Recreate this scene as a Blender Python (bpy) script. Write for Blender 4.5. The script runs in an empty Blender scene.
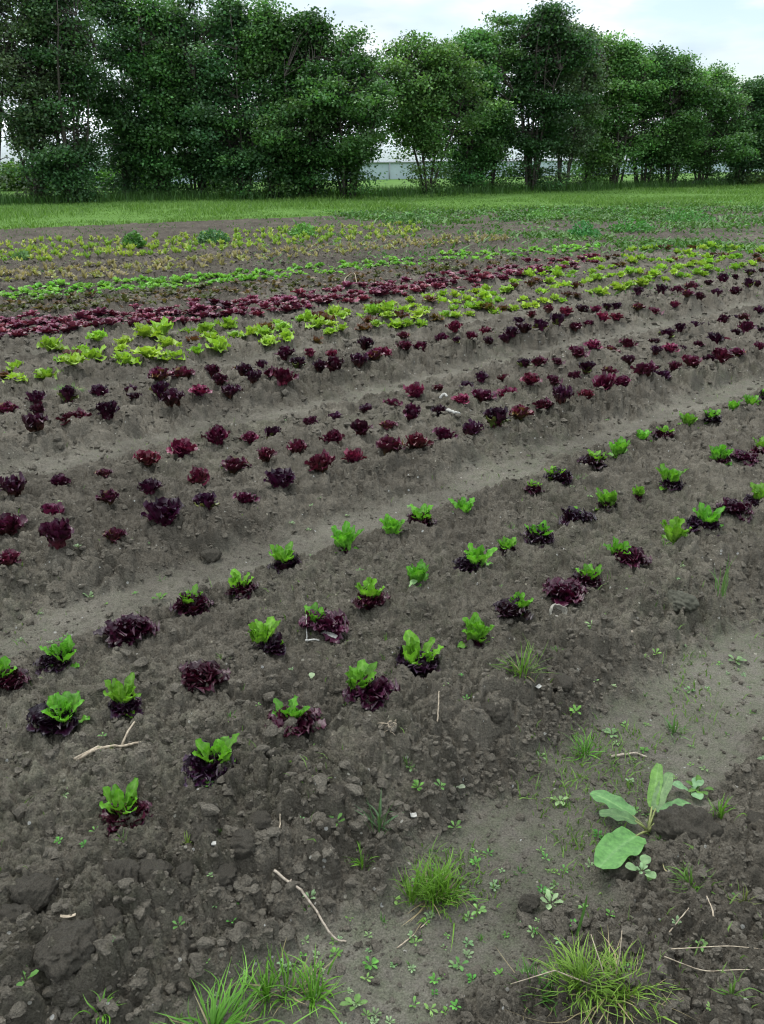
import bpy, bmesh, math, random
import numpy as np
from mathutils import Vector, Matrix

# ------------------------------------------------------------------ camera, sky, sun, exposure
S = bpy.context.scene
COL = S.collection
CAM_H, FOC, HORIZON = 1.6, 869.0, 150.0
CX, CY, W_, H_ = 382.0, 512.0, 764.0, 1024.0
PITCH = math.atan((CY - HORIZON) / FOC)
cam_d = bpy.data.cameras.new("camera")
cam = bpy.data.objects.new("camera", cam_d)
COL.objects.link(cam)
cam.location = (0, 0, CAM_H)
cam.rotation_euler = (math.pi / 2 - PITCH, 0, 0)
cam_d.sensor_fit = 'VERTICAL'
cam_d.sensor_height = 24.0
cam_d.lens = 24.0 * FOC / H_
cam_d.clip_start, cam_d.clip_end = 0.05, 3000
S.camera = cam
S.render.resolution_x, S.render.resolution_y = 764, 1024

SUN_EL, SUN_AZ = 62, -20          # azimuth measured from +Y (away from the camera) towards +X
world = bpy.data.worlds.new("World")
S.world = world
world.use_nodes = True
nt = world.node_tree
nt.nodes.clear()
N = nt.nodes.new
out = N('ShaderNodeOutputWorld')
bg = N('ShaderNodeBackground'); bg.inputs['Strength'].default_value = 0.125
sky = N('ShaderNodeTexSky'); sky.sky_type = 'NISHITA'; sky.sun_disc = False
sky.sun_elevation = math.radians(SUN_EL); sky.sun_rotation = math.radians(SUN_AZ)
tc = N('ShaderNodeTexCoord')
sep = N('ShaderNodeSeparateXYZ'); nt.links.new(tc.outputs['Generated'], sep.inputs[0])
zz = N('ShaderNodeMath'); zz.operation = 'ADD'; zz.inputs[1].default_value = 0.22
nt.links.new(sep.outputs['Z'], zz.inputs[0])
dv = N('ShaderNodeVectorMath'); dv.operation = 'DIVIDE'
cmb = N('ShaderNodeCombineXYZ')
for k in range(3): nt.links.new(zz.outputs[0], cmb.inputs[k])
nt.links.new(tc.outputs['Generated'], dv.inputs[0]); nt.links.new(cmb.outputs[0], dv.inputs[1])
nz = N('ShaderNodeTexNoise'); nz.inputs['Scale'].default_value = 1.15; nz.inputs['Detail'].default_value = 7
nz.inputs['Roughness'].default_value = 0.55
mp = N('ShaderNodeMapping'); mp.inputs['Location'].default_value = (3.1, 0.55, 0.0)
nt.links.new(dv.outputs[0], mp.inputs['Vector']); nt.links.new(mp.outputs[0], nz.inputs['Vector'])
cr = N('ShaderNodeValToRGB')
cr.color_ramp.elements[0].position = 0.38; cr.color_ramp.elements[0].color = (0.12, 0.12, 0.12, 1)
cr.color_ramp.elements[1].position = 0.50; cr.color_ramp.elements[1].color = (1, 1, 1, 1)
nt.links.new(nz.outputs['Fac'], cr.inputs[0])
nz2 = N('ShaderNodeTexNoise'); nz2.inputs['Scale'].default_value = 2.6; nz2.inputs['Detail'].default_value = 6
nt.links.new(dv.outputs[0], nz2.inputs['Vector'])
cr2 = N('ShaderNodeValToRGB')
cr2.color_ramp.elements[0].position = 0.3; cr2.color_ramp.elements[0].color = (6.7, 8.0, 9.1, 1)
cr2.color_ramp.elements[1].position = 0.65; cr2.color_ramp.elements[1].color = (10.4, 10.8, 11.0, 1)
nt.links.new(nz2.outputs['Fac'], cr2.inputs[0])
mx = N('ShaderNodeMix'); mx.data_type = 'RGBA'
nt.links.new(cr.outputs['Color'], mx.inputs['Factor'])
ovc = N('ShaderNodeMath'); ovc.operation = 'MULTIPLY_ADD'; ovc.inputs[1].default_value = 1.25; ovc.inputs[2].default_value = 0.55; ovc.use_clamp = False
zc_ = N('ShaderNodeMath'); zc_.operation = 'MAXIMUM'; zc_.inputs[1].default_value = 0.0
nt.links.new(sep.outputs['Z'], zc_.inputs[0]); nt.links.new(zc_.outputs[0], ovc.inputs[0])
cl = N('ShaderNodeVectorMath'); cl.operation = 'SCALE'
nt.links.new(cr2.outputs['Color'], cl.inputs[0]); nt.links.new(ovc.outputs[0], cl.inputs['Scale'])
nt.links.new(sky.outputs[0], mx.inputs[6]); nt.links.new(cl.outputs[0], mx.inputs[7])
nt.links.new(mx.outputs[2], bg.inputs['Color']); nt.links.new(bg.outputs[0], out.inputs['Surface'])

sun_d = bpy.data.lights.new("sun", 'SUN')
sun_d.energy = 1.5; sun_d.angle = math.radians(18); sun_d.color = (1.0, 0.95, 0.88)
sun = bpy.data.objects.new("sun", sun_d); COL.objects.link(sun)
az, el = math.radians(SUN_AZ), math.radians(SUN_EL)
sdir = Vector((math.sin(az) * math.cos(el), math.cos(az) * math.cos(el), math.sin(el)))
sun.rotation_euler = (-sdir).to_track_quat('-Z', 'Y').to_euler()
sun.location = sdir * 60

S.view_settings.view_transform = 'Standard'
S.view_settings.look = 'None'
S.view_settings.exposure = 0.4
S.view_settings.gamma = 1.0
S.view_settings.use_curve_mapping = False
S.cycles.pixel_filter_type = 'BLACKMAN_HARRIS'
S.cycles.filter_width = 1.15
S.cycles.max_bounces = 6
S.cycles.diffuse_bounces = 3
S.cycles.transmission_bounces = 4
S.cycles.caustics_reflective = False
S.cycles.caustics_refractive = False

# ------------------------------------------------------------------ helpers: numbers
R = random.Random(11)
rng = np.random.default_rng(7)

def rays(px, py):
    px, py = np.asarray(px, float), np.asarray(py, float)
    c, s = math.cos(PITCH), math.sin(PITCH)
    return np.stack([px - CX, FOC * c - (py - CY) * s, -FOC * s - (py - CY) * c], -1)

def hash2(ix, iy, seed):
    h = ix.astype(np.int64) * 374761393 + iy.astype(np.int64) * 668265263 + seed * 974711 * 31
    h = (h ^ ((h >> 13) & 0x7ffffffff)) * 1274126177
    h = h ^ ((h >> 16) & 0xffffffffffff)
    return (h & 0xffffff).astype(np.float64) / 0x1000000

def vnoise(x, y, seed=0):
    ix, iy = np.floor(x), np.floor(y)
    fx, fy = x - ix, y - iy
    fx = fx * fx * (3 - 2 * fx); fy = fy * fy * (3 - 2 * fy)
    a, b = hash2(ix, iy, seed), hash2(ix + 1, iy, seed)
    c, d = hash2(ix, iy + 1, seed), hash2(ix + 1, iy + 1, seed)
    return (a * (1 - fx) + b * fx) * (1 - fy) + (c * (1 - fx) + d * fx) * fy

def fbm(x, y, seed=0, octv=4):
    t = np.zeros_like(x); a, n = 1.0, 0.0
    for k in range(octv):
        t += a * vnoise(x * 2 ** k, y * 2 ** k, seed + k * 17); n += a; a *= 0.5
    return t / n

def domes(x, y, scale, seed, prob, hk=0.42):
    """rounded, broken lumps of earth about SCALE across"""
    wx = x + scale * 1.5 * (fbm(x / scale * 1.9, y / scale * 1.9, seed + 5, 2) - 0.5)
    wy = y + scale * 1.5 * (fbm(x / scale * 1.9, y / scale * 1.9, seed + 6, 2) - 0.5)
    X, Y = wx / scale, wy / scale
    ix, iy = np.floor(X), np.floor(Y)
    best = np.zeros_like(x)
    for a in (-1, 0, 1):
        for b in (-1, 0, 1):
            cx, cy = ix + a, iy + b
            jx, jy = cx + hash2(cx, cy, seed), cy + hash2(cx, cy, seed + 1)
            on = hash2(cx, cy, seed + 2) < prob
            rad = 0.42 + 0.5 * hash2(cx, cy, seed + 3)
            q = 1 - ((X - jx) ** 2 + (Y - jy) ** 2) / rad ** 2
            hgt = np.where(on & (q > 0), np.sqrt(np.maximum(q, 0)) ** 0.8 * rad, 0)
            best = np.maximum(best, hgt)
    return best * scale * hk

def sstep(a, b, x):
    t = np.clip((x - a) / (b - a), 0, 1)
    return t * t * (3 - 2 * t)

TH = math.radians(48.2)
def uv_of(x, y):
    return x * math.sin(TH) + y * math.cos(TH), -x * math.cos(TH) + y * math.sin(TH)

# (v where the path starts, where it ends): wheel tracks between the beds
PATHS = [(0.80, 1.16), (2.62, 2.93), (4.32, 4.66), (5.72, 6.02), (7.25, 7.42)]
def path_of(x, y):
    u, v = uv_of(x, y)
    vw = v + 0.10 * (fbm(u * 2.3, v * 2.3, 3, 3) - 0.5) + 0.22 * (fbm(u * 8, v * 8, 9, 4) - 0.5)
    p = np.zeros_like(v)
    for k, (a, b) in enumerate(PATHS):
        p = np.maximum(p, sstep(a - 0.07, a + 0.05, vw) * (1 - sstep(b - 0.04, b + 0.08, vw)) * (1.0, .75, .62, .5, .5)[k])
    return p

def h_smooth(x, y):
    u, v = uv_of(x, y)
    vw = v + 0.05 * (vnoise(u * 1.1, v * 1.1, 31) - 0.5)
    z = 0.035 * (1 - sstep(0.55, 0.85, vw))
    tops = [(1.16, 1.42, 2.50, 2.66, .085), (2.90, 3.18, 4.16, 4.36, .072), (4.64, 4.9, 5.53, 5.75, .058), (6.0, 6.25, 7.1, 7.3, .035)]
    for a, b, c, d, h in tops:
        z = z + h * sstep(a, b, vw) * (1 - sstep(c, d, vw))
    z = z + 0.03 * sstep(7.4, 7.7, vw) + 0.03 * (fbm(x * .35, y * .35, 77, 2) - 0.5) * sstep(7, 10, vw)
    return z

def g_height(x, y):
    x, y = np.atleast_1d(np.asarray(x, float)), np.atleast_1d(np.asarray(y, float))
    r = np.hypot(x, y)
    z = h_smooth(x, y)
    p = path_of(x, y)
    rough = 1 - 0.80 * p
    patch = 0.55 + 0.9 * fbm(x * 1.6, y * 1.6, 41, 3)
    u, v = uv_of(x, y)
    # the shoulders of the beds are cloddier than their tops
    sh = np.exp(-((v - 1.3) / .16) ** 2) + np.exp(-((v - 3.05) / .14) ** 2) + np.exp(-((v - 4.78) / .12) ** 2)
    big = 0.5 + 0.9 * np.clip(sh, 0, 1)
    fade = lambda r0: 1 - sstep(r0 * 0.6, r0, r)
    m = r < 26
    d = np.zeros_like(z)
    if m.any():
        xm, ym = x[m], y[m]
        dd = domes(xm, ym, 0.13, 100, 0.30, .40) * big[m] * (1 - .8 * p[m]) * fade(26)[m] * (1 + .6 * sstep(3.5, 6, r[m]))
        dd += domes(xm, ym, 0.066, 200, 0.5, .50) * patch[m] * (1 - .5 * p[m]) * fade(26)[m] * (1 + .5 * sstep(3.5, 6, r[m]))
        dd += domes(xm, ym, 0.034, 300, 0.62, .58) * patch[m] * fade(20)[m]
        dd += domes(xm, ym, 0.018, 400, 0.7, .62) * fade(10)[m]
        dd += domes(xm, ym, 0.010, 450, 0.7, .55) * fade(5)[m]
        rg = np.abs(fbm(xm * 17, ym * 17, 520, 4) - .5)
        dd += .05 * np.minimum(rg, .16) * fade(14)[m]
        dd += 0.018 * (fbm(xm * 60, ym * 60, 500, 3) - 0.5) * fade(6)[m]
        d[m] = dd
    z = z + d * rough
    z = z + 0.014 * (fbm(x * 7, y * 7, 600, 4) - 0.5) + 0.02 * (fbm(x * 2.2, y * 2.2, 650, 3) - .5)
    return z

def gp(px, py):
    """the ground point that the photo shows at this pixel"""
    px, py = np.atleast_1d(np.asarray(px, float)), np.atleast_1d(np.asarray(py, float))
    d = rays(px, py); z = np.full(len(px), 0.03)
    for _ in range(12):
        t = (CAM_H - z) / -d[:, 2]
        x, y = d[:, 0] * t, d[:, 1] * t
        z = 0.5 * z + 0.5 * (h_smooth(x, y) + 0.008)
    return x, y

def at(px, py):
    x, y = gp(px, py)
    return float(x[0]), float(y[0])

def gz(x, y):
    return float(g_height(x, y)[0])

def px_size(x, y, z=0.05):
    """metres per photo pixel there"""
    return (y * math.cos(PITCH) + (CAM_H - z) * math.sin(PITCH)) / FOC

# ------------------------------------------------------------------ helpers: meshes
class MB:
    def __init__(s): s.v, s.q, s.t, s.c, s.n = [], [], [], [], 0
    def add(s, v, q=None, t=None, c=(1, 1, 1)):
        v = np.asarray(v, float).reshape(-1, 3)
        if q is not None and len(q): s.q.append(np.asarray(q, np.int64) + s.n)
        if t is not None and len(t): s.t.append(np.asarray(t, np.int64) + s.n)
        c = np.asarray(c, float)
        if c.ndim == 1: c = np.tile(c, (len(v), 1))
        s.v.append(v); s.c.append(c); s.n += len(v)
    def mesh(s, name, mat, smooth=True):
        v = np.concatenate(s.v); c = np.concatenate(s.c)
        q = np.concatenate(s.q) if s.q else np.zeros((0, 4), np.int64)
        t = np.concatenate(s.t) if s.t else np.zeros((0, 3), np.int64)
        me = bpy.data.meshes.new(name)
        me.vertices.add(len(v)); me.vertices.foreach_set('co', v.astype(np.float32).ravel())
        nl = q.size + t.size
        me.loops.add(nl); me.loops.foreach_set('vertex_index', np.concatenate([q.ravel(), t.ravel()]).astype(np.int32))
        me.polygons.add(len(q) + len(t))
        st = np.concatenate([np.arange(len(q)) * 4, q.size + np.arange(len(t)) * 3]).astype(np.int32)
        me.polygons.foreach_set('loop_start', st)
        me.polygons.foreach_set('use_smooth', np.full(len(st), smooth, bool))
        me.update(calc_edges=True)
        at_ = me.color_attributes.new('Col', 'FLOAT_COLOR', 'POINT')
        at_.data.foreach_set('color', np.concatenate([c, np.ones((len(c), 1))], 1).astype(np.float32).ravel())
        if mat: me.materials.append(mat)
        return me

def obj(name, me, parent=None, loc=(0, 0, 0), rotz=0.0, scale=1.0):
    o = bpy.data.objects.new(name, me); COL.objects.link(o)
    o.location = loc; o.rotation_euler = (0, 0, rotz)
    o.scale = (scale,) * 3 if not hasattr(scale, '__len__') else scale
    if parent: o.parent = parent
    return o

def tag(o, label=None, cat=None, group=None, kind=None):
    if label: o['label'] = label
    if cat: o['category'] = cat
    if group: o['group'] = group
    if kind: o['kind'] = kind
    return o

def empty(name, loc, rotz=0.0, scale=1.0):
    o = bpy.data.objects.new(name, None); COL.objects.link(o)
    o.location = loc; o.rotation_euler = (0, 0, rotz); o.scale = (scale,) * 3
    o.empty_display_size = 0.05
    return o

ONES = "first second third fourth fifth sixth seventh eighth ninth tenth eleventh twelfth thirteenth fourteenth fifteenth sixteenth seventeenth eighteenth nineteenth".split()
TENS = {2: "twenty", 3: "thirty", 4: "forty", 5: "fifty", 6: "sixty", 7: "seventy", 8: "eighty", 9: "ninety"}
def nth(n):
    if n < 20: return ONES[n - 1]
    t, o = divmod(n, 10)
    w = TENS[t]
    return (w[:-1] + "ieth") if o == 0 else w + "-" + ONES[o - 1]

def tube(mb, pts, rad, seg=6, c=(1, 1, 1), cap=True):
    pts = np.asarray(pts, float); n = len(pts)
    rad = np.full(n, rad) if np.isscalar(rad) else np.asarray(rad, float)
    tan = np.gradient(pts, axis=0); tan /= np.linalg.norm(tan, axis=1)[:, None] + 1e-9
    up = np.array([0, 0, 1.0]) if abs(tan[0, 2]) < 0.9 else np.array([1.0, 0, 0])
    a = np.cross(tan, up); a /= np.linalg.norm(a, axis=1)[:, None] + 1e-9
    b = np.cross(tan, a)
    ph = np.arange(seg) / seg * 2 * np.pi
    v = pts[:, None] + rad[:, None, None] * (np.cos(ph)[None, :, None] * a[:, None] + np.sin(ph)[None, :, None] * b[:, None])
    i, j = np.meshgrid(np.arange(n - 1), np.arange(seg), indexing='ij')
    q = np.stack([i * seg + j, i * seg + (j + 1) % seg, (i + 1) * seg + (j + 1) % seg, (i + 1) * seg + j], -1).reshape(-1, 4)
    vv = np.concatenate([v.reshape(-1, 3), pts[:1], pts[-1:]])
    k = n * seg
    t = []
    if cap:
        t = [[k, (x + 1) % seg, x] for x in range(seg)] + [[k + 1, (n - 1) * seg + x, (n - 1) * seg + (x + 1) % seg] for x in range(seg)]
    mb.add(vv, q, t, c)

# ------------------------------------------------------------------ helpers: materials
def mat_new(name):
    m = bpy.data.materials.new(name); m.use_nodes = True
    n = m.node_tree; n.nodes.clear()
    o = n.nodes.new('ShaderNodeOutputMaterial')
    return m, n, o

def ramp(n, src, stops):
    c = n.nodes.new('ShaderNodeValToRGB'); e = c.color_ramp.elements
    while len(e) < len(stops): e.new(0.5)
    for k, (p, col) in enumerate(stops):
        e[k].position = p; e[k].color = (*col, 1)
    n.links.new(src, c.inputs[0]); return c.outputs[0]

def mixc(n, fac, a, b, mode='MIX'):
    x = n.nodes.new('ShaderNodeMix'); x.data_type = 'RGBA'; x.blend_type = mode
    for sock, val in ((x.inputs['Factor'], fac), (x.inputs[6], a), (x.inputs[7], b)):
        if isinstance(val, bpy.types.NodeSocket): n.links.new(val, sock)
        elif isinstance(val, (int, float)): sock.default_value = val
        else: sock.default_value = (*val, 1)
    return x.outputs[2]

def noise(n, vec, scale, det=4, rough=.55):
    x = n.nodes.new('ShaderNodeTexNoise'); x.inputs['Scale'].default_value = scale
    x.inputs['Detail'].default_value = det; x.inputs['Roughness'].default_value = rough
    n.links.new(vec, x.inputs['Vector']); return x.outputs['Fac']

def mth(n, op, a, b=None):
    x = n.nodes.new('ShaderNodeMath'); x.operation = op
    for k, val in enumerate((a, b)):
        if val is None: continue
        if isinstance(val, bpy.types.NodeSocket): n.links.new(val, x.inputs[k])
        else: x.inputs[k].default_value = val
    return x.outputs[0]

def leaf_mat(name, rough=0.45, trans=0.3, spec=0.4, vary=0.25, hue=0.02, ttint=(1.1, 1.2, 0.6), mottle=70):
    m, n, o = mat_new(name)
    A = n.nodes.new('ShaderNodeAttribute'); A.attribute_name = 'Col'
    oi = n.nodes.new('ShaderNodeObjectInfo')
    hs = n.nodes.new('ShaderNodeHueSaturation')
    mr = n.nodes.new('ShaderNodeMapRange'); mr.inputs['To Min'].default_value = 1 - vary; mr.inputs['To Max'].default_value = 1 + vary
    n.links.new(oi.outputs['Random'], mr.inputs['Value']); n.links.new(mr.outputs[0], hs.inputs['Value'])
    mh = n.nodes.new('ShaderNodeMath'); mh.operation = 'MULTIPLY_ADD'; mh.inputs[1].default_value = 7.31; mh.inputs[2].default_value = 0
    n.links.new(oi.outputs['Random'], mh.inputs[0])
    fr = n.nodes.new('ShaderNodeMath'); fr.operation = 'FRACT'; n.links.new(mh.outputs[0], fr.inputs[0])
    mr2 = n.nodes.new('ShaderNodeMapRange'); mr2.inputs['To Min'].default_value = 0.5 - hue; mr2.inputs['To Max'].default_value = 0.5 + hue
    n.links.new(fr.outputs[0], mr2.inputs['Value']); n.links.new(mr2.outputs[0], hs.inputs['Hue'])
    tcm = n.nodes.new('ShaderNodeTexCoord').outputs['Object']
    n.links.new(mixc(n, 1.0, A.outputs['Color'], ramp(n, noise(n, tcm, mottle, 4, .6), [(0.3, (0.68, 0.70, 0.70)), (0.7, (1.28, 1.24, 1.2))]), 'MULTIPLY'), hs.inputs['Color'])
    p = n.nodes.new('ShaderNodeBsdfPrincipled')
    p.inputs['Roughness'].default_value = rough; p.inputs['Specular IOR Level'].default_value = spec
    n.links.new(hs.outputs[0], p.inputs['Base Color'])
    tc = n.nodes.new('ShaderNodeTexCoord')
    nb = n.nodes.new('ShaderNodeTexNoise'); nb.inputs['Scale'].default_value = 140; nb.inputs['Detail'].default_value = 3
    n.links.new(tc.outputs['Object'], nb.inputs['Vector'])
    bu = n.nodes.new('ShaderNodeBump'); bu.inputs['Strength'].default_value = 0.45; bu.inputs['Distance'].default_value = 0.004
    n.links.new(nb.outputs['Fac'], bu.inputs['Height']); n.links.new(bu.outputs[0], p.inputs['Normal'])
    if trans > 0:
        tr = n.nodes.new('ShaderNodeBsdfTranslucent')
        mc = n.nodes.new('ShaderNodeMix'); mc.data_type = 'RGBA'; mc.blend_type = 'MULTIPLY'; mc.inputs['Factor'].default_value = 1
        n.links.new(hs.outputs[0], mc.inputs[6]); mc.inputs[7].default_value = (*ttint, 1)
        n.links.new(mc.outputs[2], tr.inputs['Color'])
        ms = n.nodes.new('ShaderNodeMixShader'); ms.inputs[0].default_value = trans
        n.links.new(p.outputs[0], ms.inputs[1]); n.links.new(tr.outputs[0], ms.inputs[2])
        n.links.new(ms.outputs[0], o.inputs['Surface'])
    else:
        n.links.new(p.outputs[0], o.inputs['Surface'])
    return m

SOIL_A, SOIL_B, CRUST = (0.082, 0.073, 0.058), (0.168, 0.150, 0.121), (0.198, 0.183, 0.155)
def soil_mat(name, ground=True):
    m, n, o = mat_new(name)
    tc = n.nodes.new('ShaderNodeTexCoord').outputs['Object']
    p = n.nodes.new('ShaderNodeBsdfPrincipled')
    p.inputs['Roughness'].default_value = 0.95; p.inputs['Specular IOR Level'].default_value = 0.15
    c = ramp(n, noise(n, tc, 9 if ground else 14, 8, .65), [(0.32, SOIL_A), (0.68, SOIL_B)])
    if ground:
        at_ = n.nodes.new('ShaderNodeAttribute'); at_.attribute_name = 'Col'
        sp = n.nodes.new('ShaderNodeSeparateColor'); n.links.new(at_.outputs['Color'], sp.inputs[0])
        pth, moss = sp.outputs[0], sp.outputs[1]
        crust = ramp(n, noise(n, tc, 5, 8, .6), [(0.3, (0.145, 0.133, 0.112)), (0.7, CRUST)])
        c = mixc(n, mth(n, 'MULTIPLY', pth, 0.7), c, crust)
        # pale algae and moss film
        mf = mth(n, 'MULTIPLY', moss, ramp(n, noise(n, tc, 16, 6, .7), [(0.40, (0, 0, 0)), (0.66, (1, 1, 1))]))
        c = mixc(n, mth(n, 'MULTIPLY', mf, 0.42), c, (0.092, 0.132, 0.058))
        c = mixc(n, mth(n, 'MULTIPLY', sp.outputs[2], .8), c, mixc(n, 1.0, c, (.60, .56, .56), 'MULTIPLY'))   # freshly worked, damp far plot
        # damp, darker patches
        dm = ramp(n, noise(n, tc, 1.3, 4, .5), [(0.38, (0.74, 0.73, 0.72)), (0.64, (1.14, 1.14, 1.13))])
        c = mixc(n, 1.0, c, dm, 'MULTIPLY')
    c = mixc(n, 1.0, c, ramp(n, noise(n, tc, 210, 3, .6), [(0.3, (0.66, 0.65, 0.64)), (0.7, (1.3, 1.3, 1.29))]), 'MULTIPLY')
    # pale specks of grit and straw
    vo = n.nodes.new('ShaderNodeTexVoronoi'); vo.inputs['Scale'].default_value = 60; n.links.new(tc, vo.inputs['Vector'])
    sc = n.nodes.new('ShaderNodeSeparateColor'); n.links.new(vo.outputs['Color'], sc.inputs[0])
    rad = mth(n, 'MULTIPLY', mth(n, 'GREATER_THAN', sc.outputs[0], 0.935), mth(n, 'LESS_THAN', vo.outputs['Distance'], mth(n, 'MULTIPLY', sc.outputs[1], 0.32)))
    c = mixc(n, mth(n, 'MULTIPLY', rad, 0.8), c, mixc(n, sc.outputs[2], (0.30, 0.27, 0.20), (0.42, 0.42, 0.40)))
    n.links.new(c, p.inputs['Base Color'])
    h = mth(n, 'ADD', noise(n, tc, 180, 6, .7), mth(n, 'MULTIPLY', noise(n, tc, 55, 5, .6), 1.6))
    bu = n.nodes.new('ShaderNodeBump'); bu.inputs['Strength'].default_value = 1.0; bu.inputs['Distance'].default_value = 0.012
    n.links.new(h, bu.inputs['Height']); n.links.new(bu.outputs[0], p.inputs['Normal'])
    n.links.new(p.outputs[0], o.inputs['Surface'])
    return m

def plain_mat(name, ca, cb, scale=20, rough=0.8, bump=0.3, dist=0.004, spec=0.3, trans=0):
    m, n, o = mat_new(name)
    tc = n.nodes.new('ShaderNodeTexCoord').outputs['Object']
    p = n.nodes.new('ShaderNodeBsdfPrincipled')
    p.inputs['Roughness'].default_value = rough; p.inputs['Specular IOR Level'].default_value = spec
    f = noise(n, tc, scale, 6, .6)
    n.links.new(ramp(n, f, [(0.3, ca), (0.7, cb)]), p.inputs['Base Color'])
    bu = n.nodes.new('ShaderNodeBump'); bu.inputs['Strength'].default_value = bump; bu.inputs['Distance'].default_value = dist
    n.links.new(noise(n, tc, scale * 4, 5, .6), bu.inputs['Height']); n.links.new(bu.outputs[0], p.inputs['Normal'])
    n.links.new(p.outputs[0], o.inputs['Surface'])
    return m

M_SOIL = soil_mat('soil'); M_CLOD = soil_mat('clod_soil', False)
M_RED = leaf_mat('red_lettuce_leaf', 0.36, 0.08, 0.36, 0.35, 0.015, (1.6, .5, .5))
M_GREEN = leaf_mat('green_lettuce_leaf', 0.45, 0.32, 0.35, 0.14, 0.012)
M_WEED = leaf_mat('weed_leaf', 0.55, 0.28, 0.3, 0.25, 0.02)
M_GRASS = leaf_mat('grass_blade', 0.5, 0.30, 0.3, 0.12, 0.012, mottle=9)
M_TREE = leaf_mat('tree_leaf', 0.5, 0.34, 0.35, 0.10, 0.008, mottle=1.2)
M_BARK = plain_mat('bark', (0.035, 0.03, 0.026), (0.085, 0.075, 0.06), 9, .9, .6, .02)
M_STRAW = plain_mat('dry_straw', (0.17, 0.13, 0.09), (0.46, 0.39, 0.29), 90, .8)
M_TWIG = plain_mat('dry_twig', (0.15, 0.12, 0.09), (0.42, 0.36, 0.29), 90, .85, .6, .004)
M_WHITE = plain_mat('weathered_white', (0.20, 0.19, 0.17), (0.46, 0.45, 0.41), 110, .7)
M_STONE = plain_mat('mossy_stone', (0.05, 0.052, 0.034), (0.10, 0.095, 0.075), 25, .9, .6, .006)

# ------------------------------------------------------------------ the ground
def build_ground():
    # rings: about one photo pixel apart near the camera, wider with distance
    a0, a1 = math.atan(0.95 / CAM_H), math.atan(34.0 / CAM_H)
    rr = CAM_H * np.tan(np.linspace(a0, a1, 1080))
    rr = np.concatenate([[0.05, 0.3, 0.5, 0.65, 0.78, 0.87], rr, [38, 44, 55, 80, 140, 300, 700, 1500]])
    core = np.linspace(-0.50, 0.50, 900)
    side = 0.50 + np.cumsum(np.linspace(0.002, 0.03, 160)); side = side[side < math.pi - 0.01]
    th = np.concatenate([-side[::-1], core, side, ])
    T, RR = np.meshgrid(th, rr)
    x, y = (RR * np.sin(T)).ravel(), (RR * np.cos(T)).ravel()
    z = g_height(x, y)
    far = sstep(36, 60, np.hypot(x, y)); z = z * (1 - far)
    p = path_of(x, y)
    u_, v_ = uv_of(x, y)
    moss = np.clip(p * np.where(v_ < 1.5, .95, .4) + 0.35 * sstep(0.5, 0.7, fbm(x * 1.1, y * 1.1, 91, 3)), 0, 1)
    nr, ntn = len(rr), len(th)
    i, j = np.meshgrid(np.arange(nr - 1), np.arange(ntn - 1), indexing='ij')
    q = np.stack([i * ntn + j, i * ntn + j + 1, (i + 1) * ntn + j + 1, (i + 1) * ntn + j], -1).reshape(-1, 4)
    q = q[:, ::-1]
    mb = MB(); mb.add(np.stack([x, y, z], 1), q, None, np.stack([p, moss, sstep(7.3, 9.5, v_ + .8 * (fbm(x * .7, y * .7, 15, 3) - .5))], 1))
    return tag(obj('ground', mb.mesh('ground', M_SOIL)), kind='structure')
build_ground()

# the mown verge and the meadow beyond it: a sheet whose near edge is the end of the crop field
def verge_edge(x):
    # y of the near edge of the grass for an x on the ground
    return np.interp(x, [-60, -8.0, 0.0, 6.0, 14, 60], [-2.0, 19.3, 24.6, 27.0, 28.2, 35])
M_VERGE = plain_mat('verge_turf', (0.055, 0.115, 0.02), (0.10, 0.19, 0.04), 1.6, .9, .6, .03, .1)
def build_verge():
    xs = np.concatenate([np.linspace(-700, -70, 12), np.linspace(-60, 60, 240), np.linspace(70, 700, 12)])
    tt = np.concatenate([np.linspace(0, 1, 8), np.linspace(1.3, 24, 60), np.array([30, 45, 80, 150, 300, 700, 1400])])
    X, T = np.meshgrid(xs, tt)
    e = verge_edge(X) + 0.5 * (fbm(X * .9, X * 0 + 3.3, 5, 4) - 0.5) * 2
    Y = e + T
    Z = 0.02 + 0.05 * sstep(0, .5, T) + 0.06 * (fbm(X * .5, Y * .5, 8, 3) - .5) * sstep(0, 1, T) - 0.05 * (T == 0)
    nx = len(xs)
    i, j = np.meshgrid(np.arange(len(tt) - 1), np.arange(nx - 1), indexing='ij')
    q = np.stack([i * nx + j, i * nx + j + 1, (i + 1) * nx + j + 1, (i + 1) * nx + j], -1).reshape(-1, 4)
    mb = MB(); mb.add(np.stack([X.ravel(), Y.ravel(), Z.ravel()], 1), q)
    tag(obj('grass_verge', mb.mesh('grass_verge', M_VERGE)), kind='structure')
build_verge()

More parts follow.
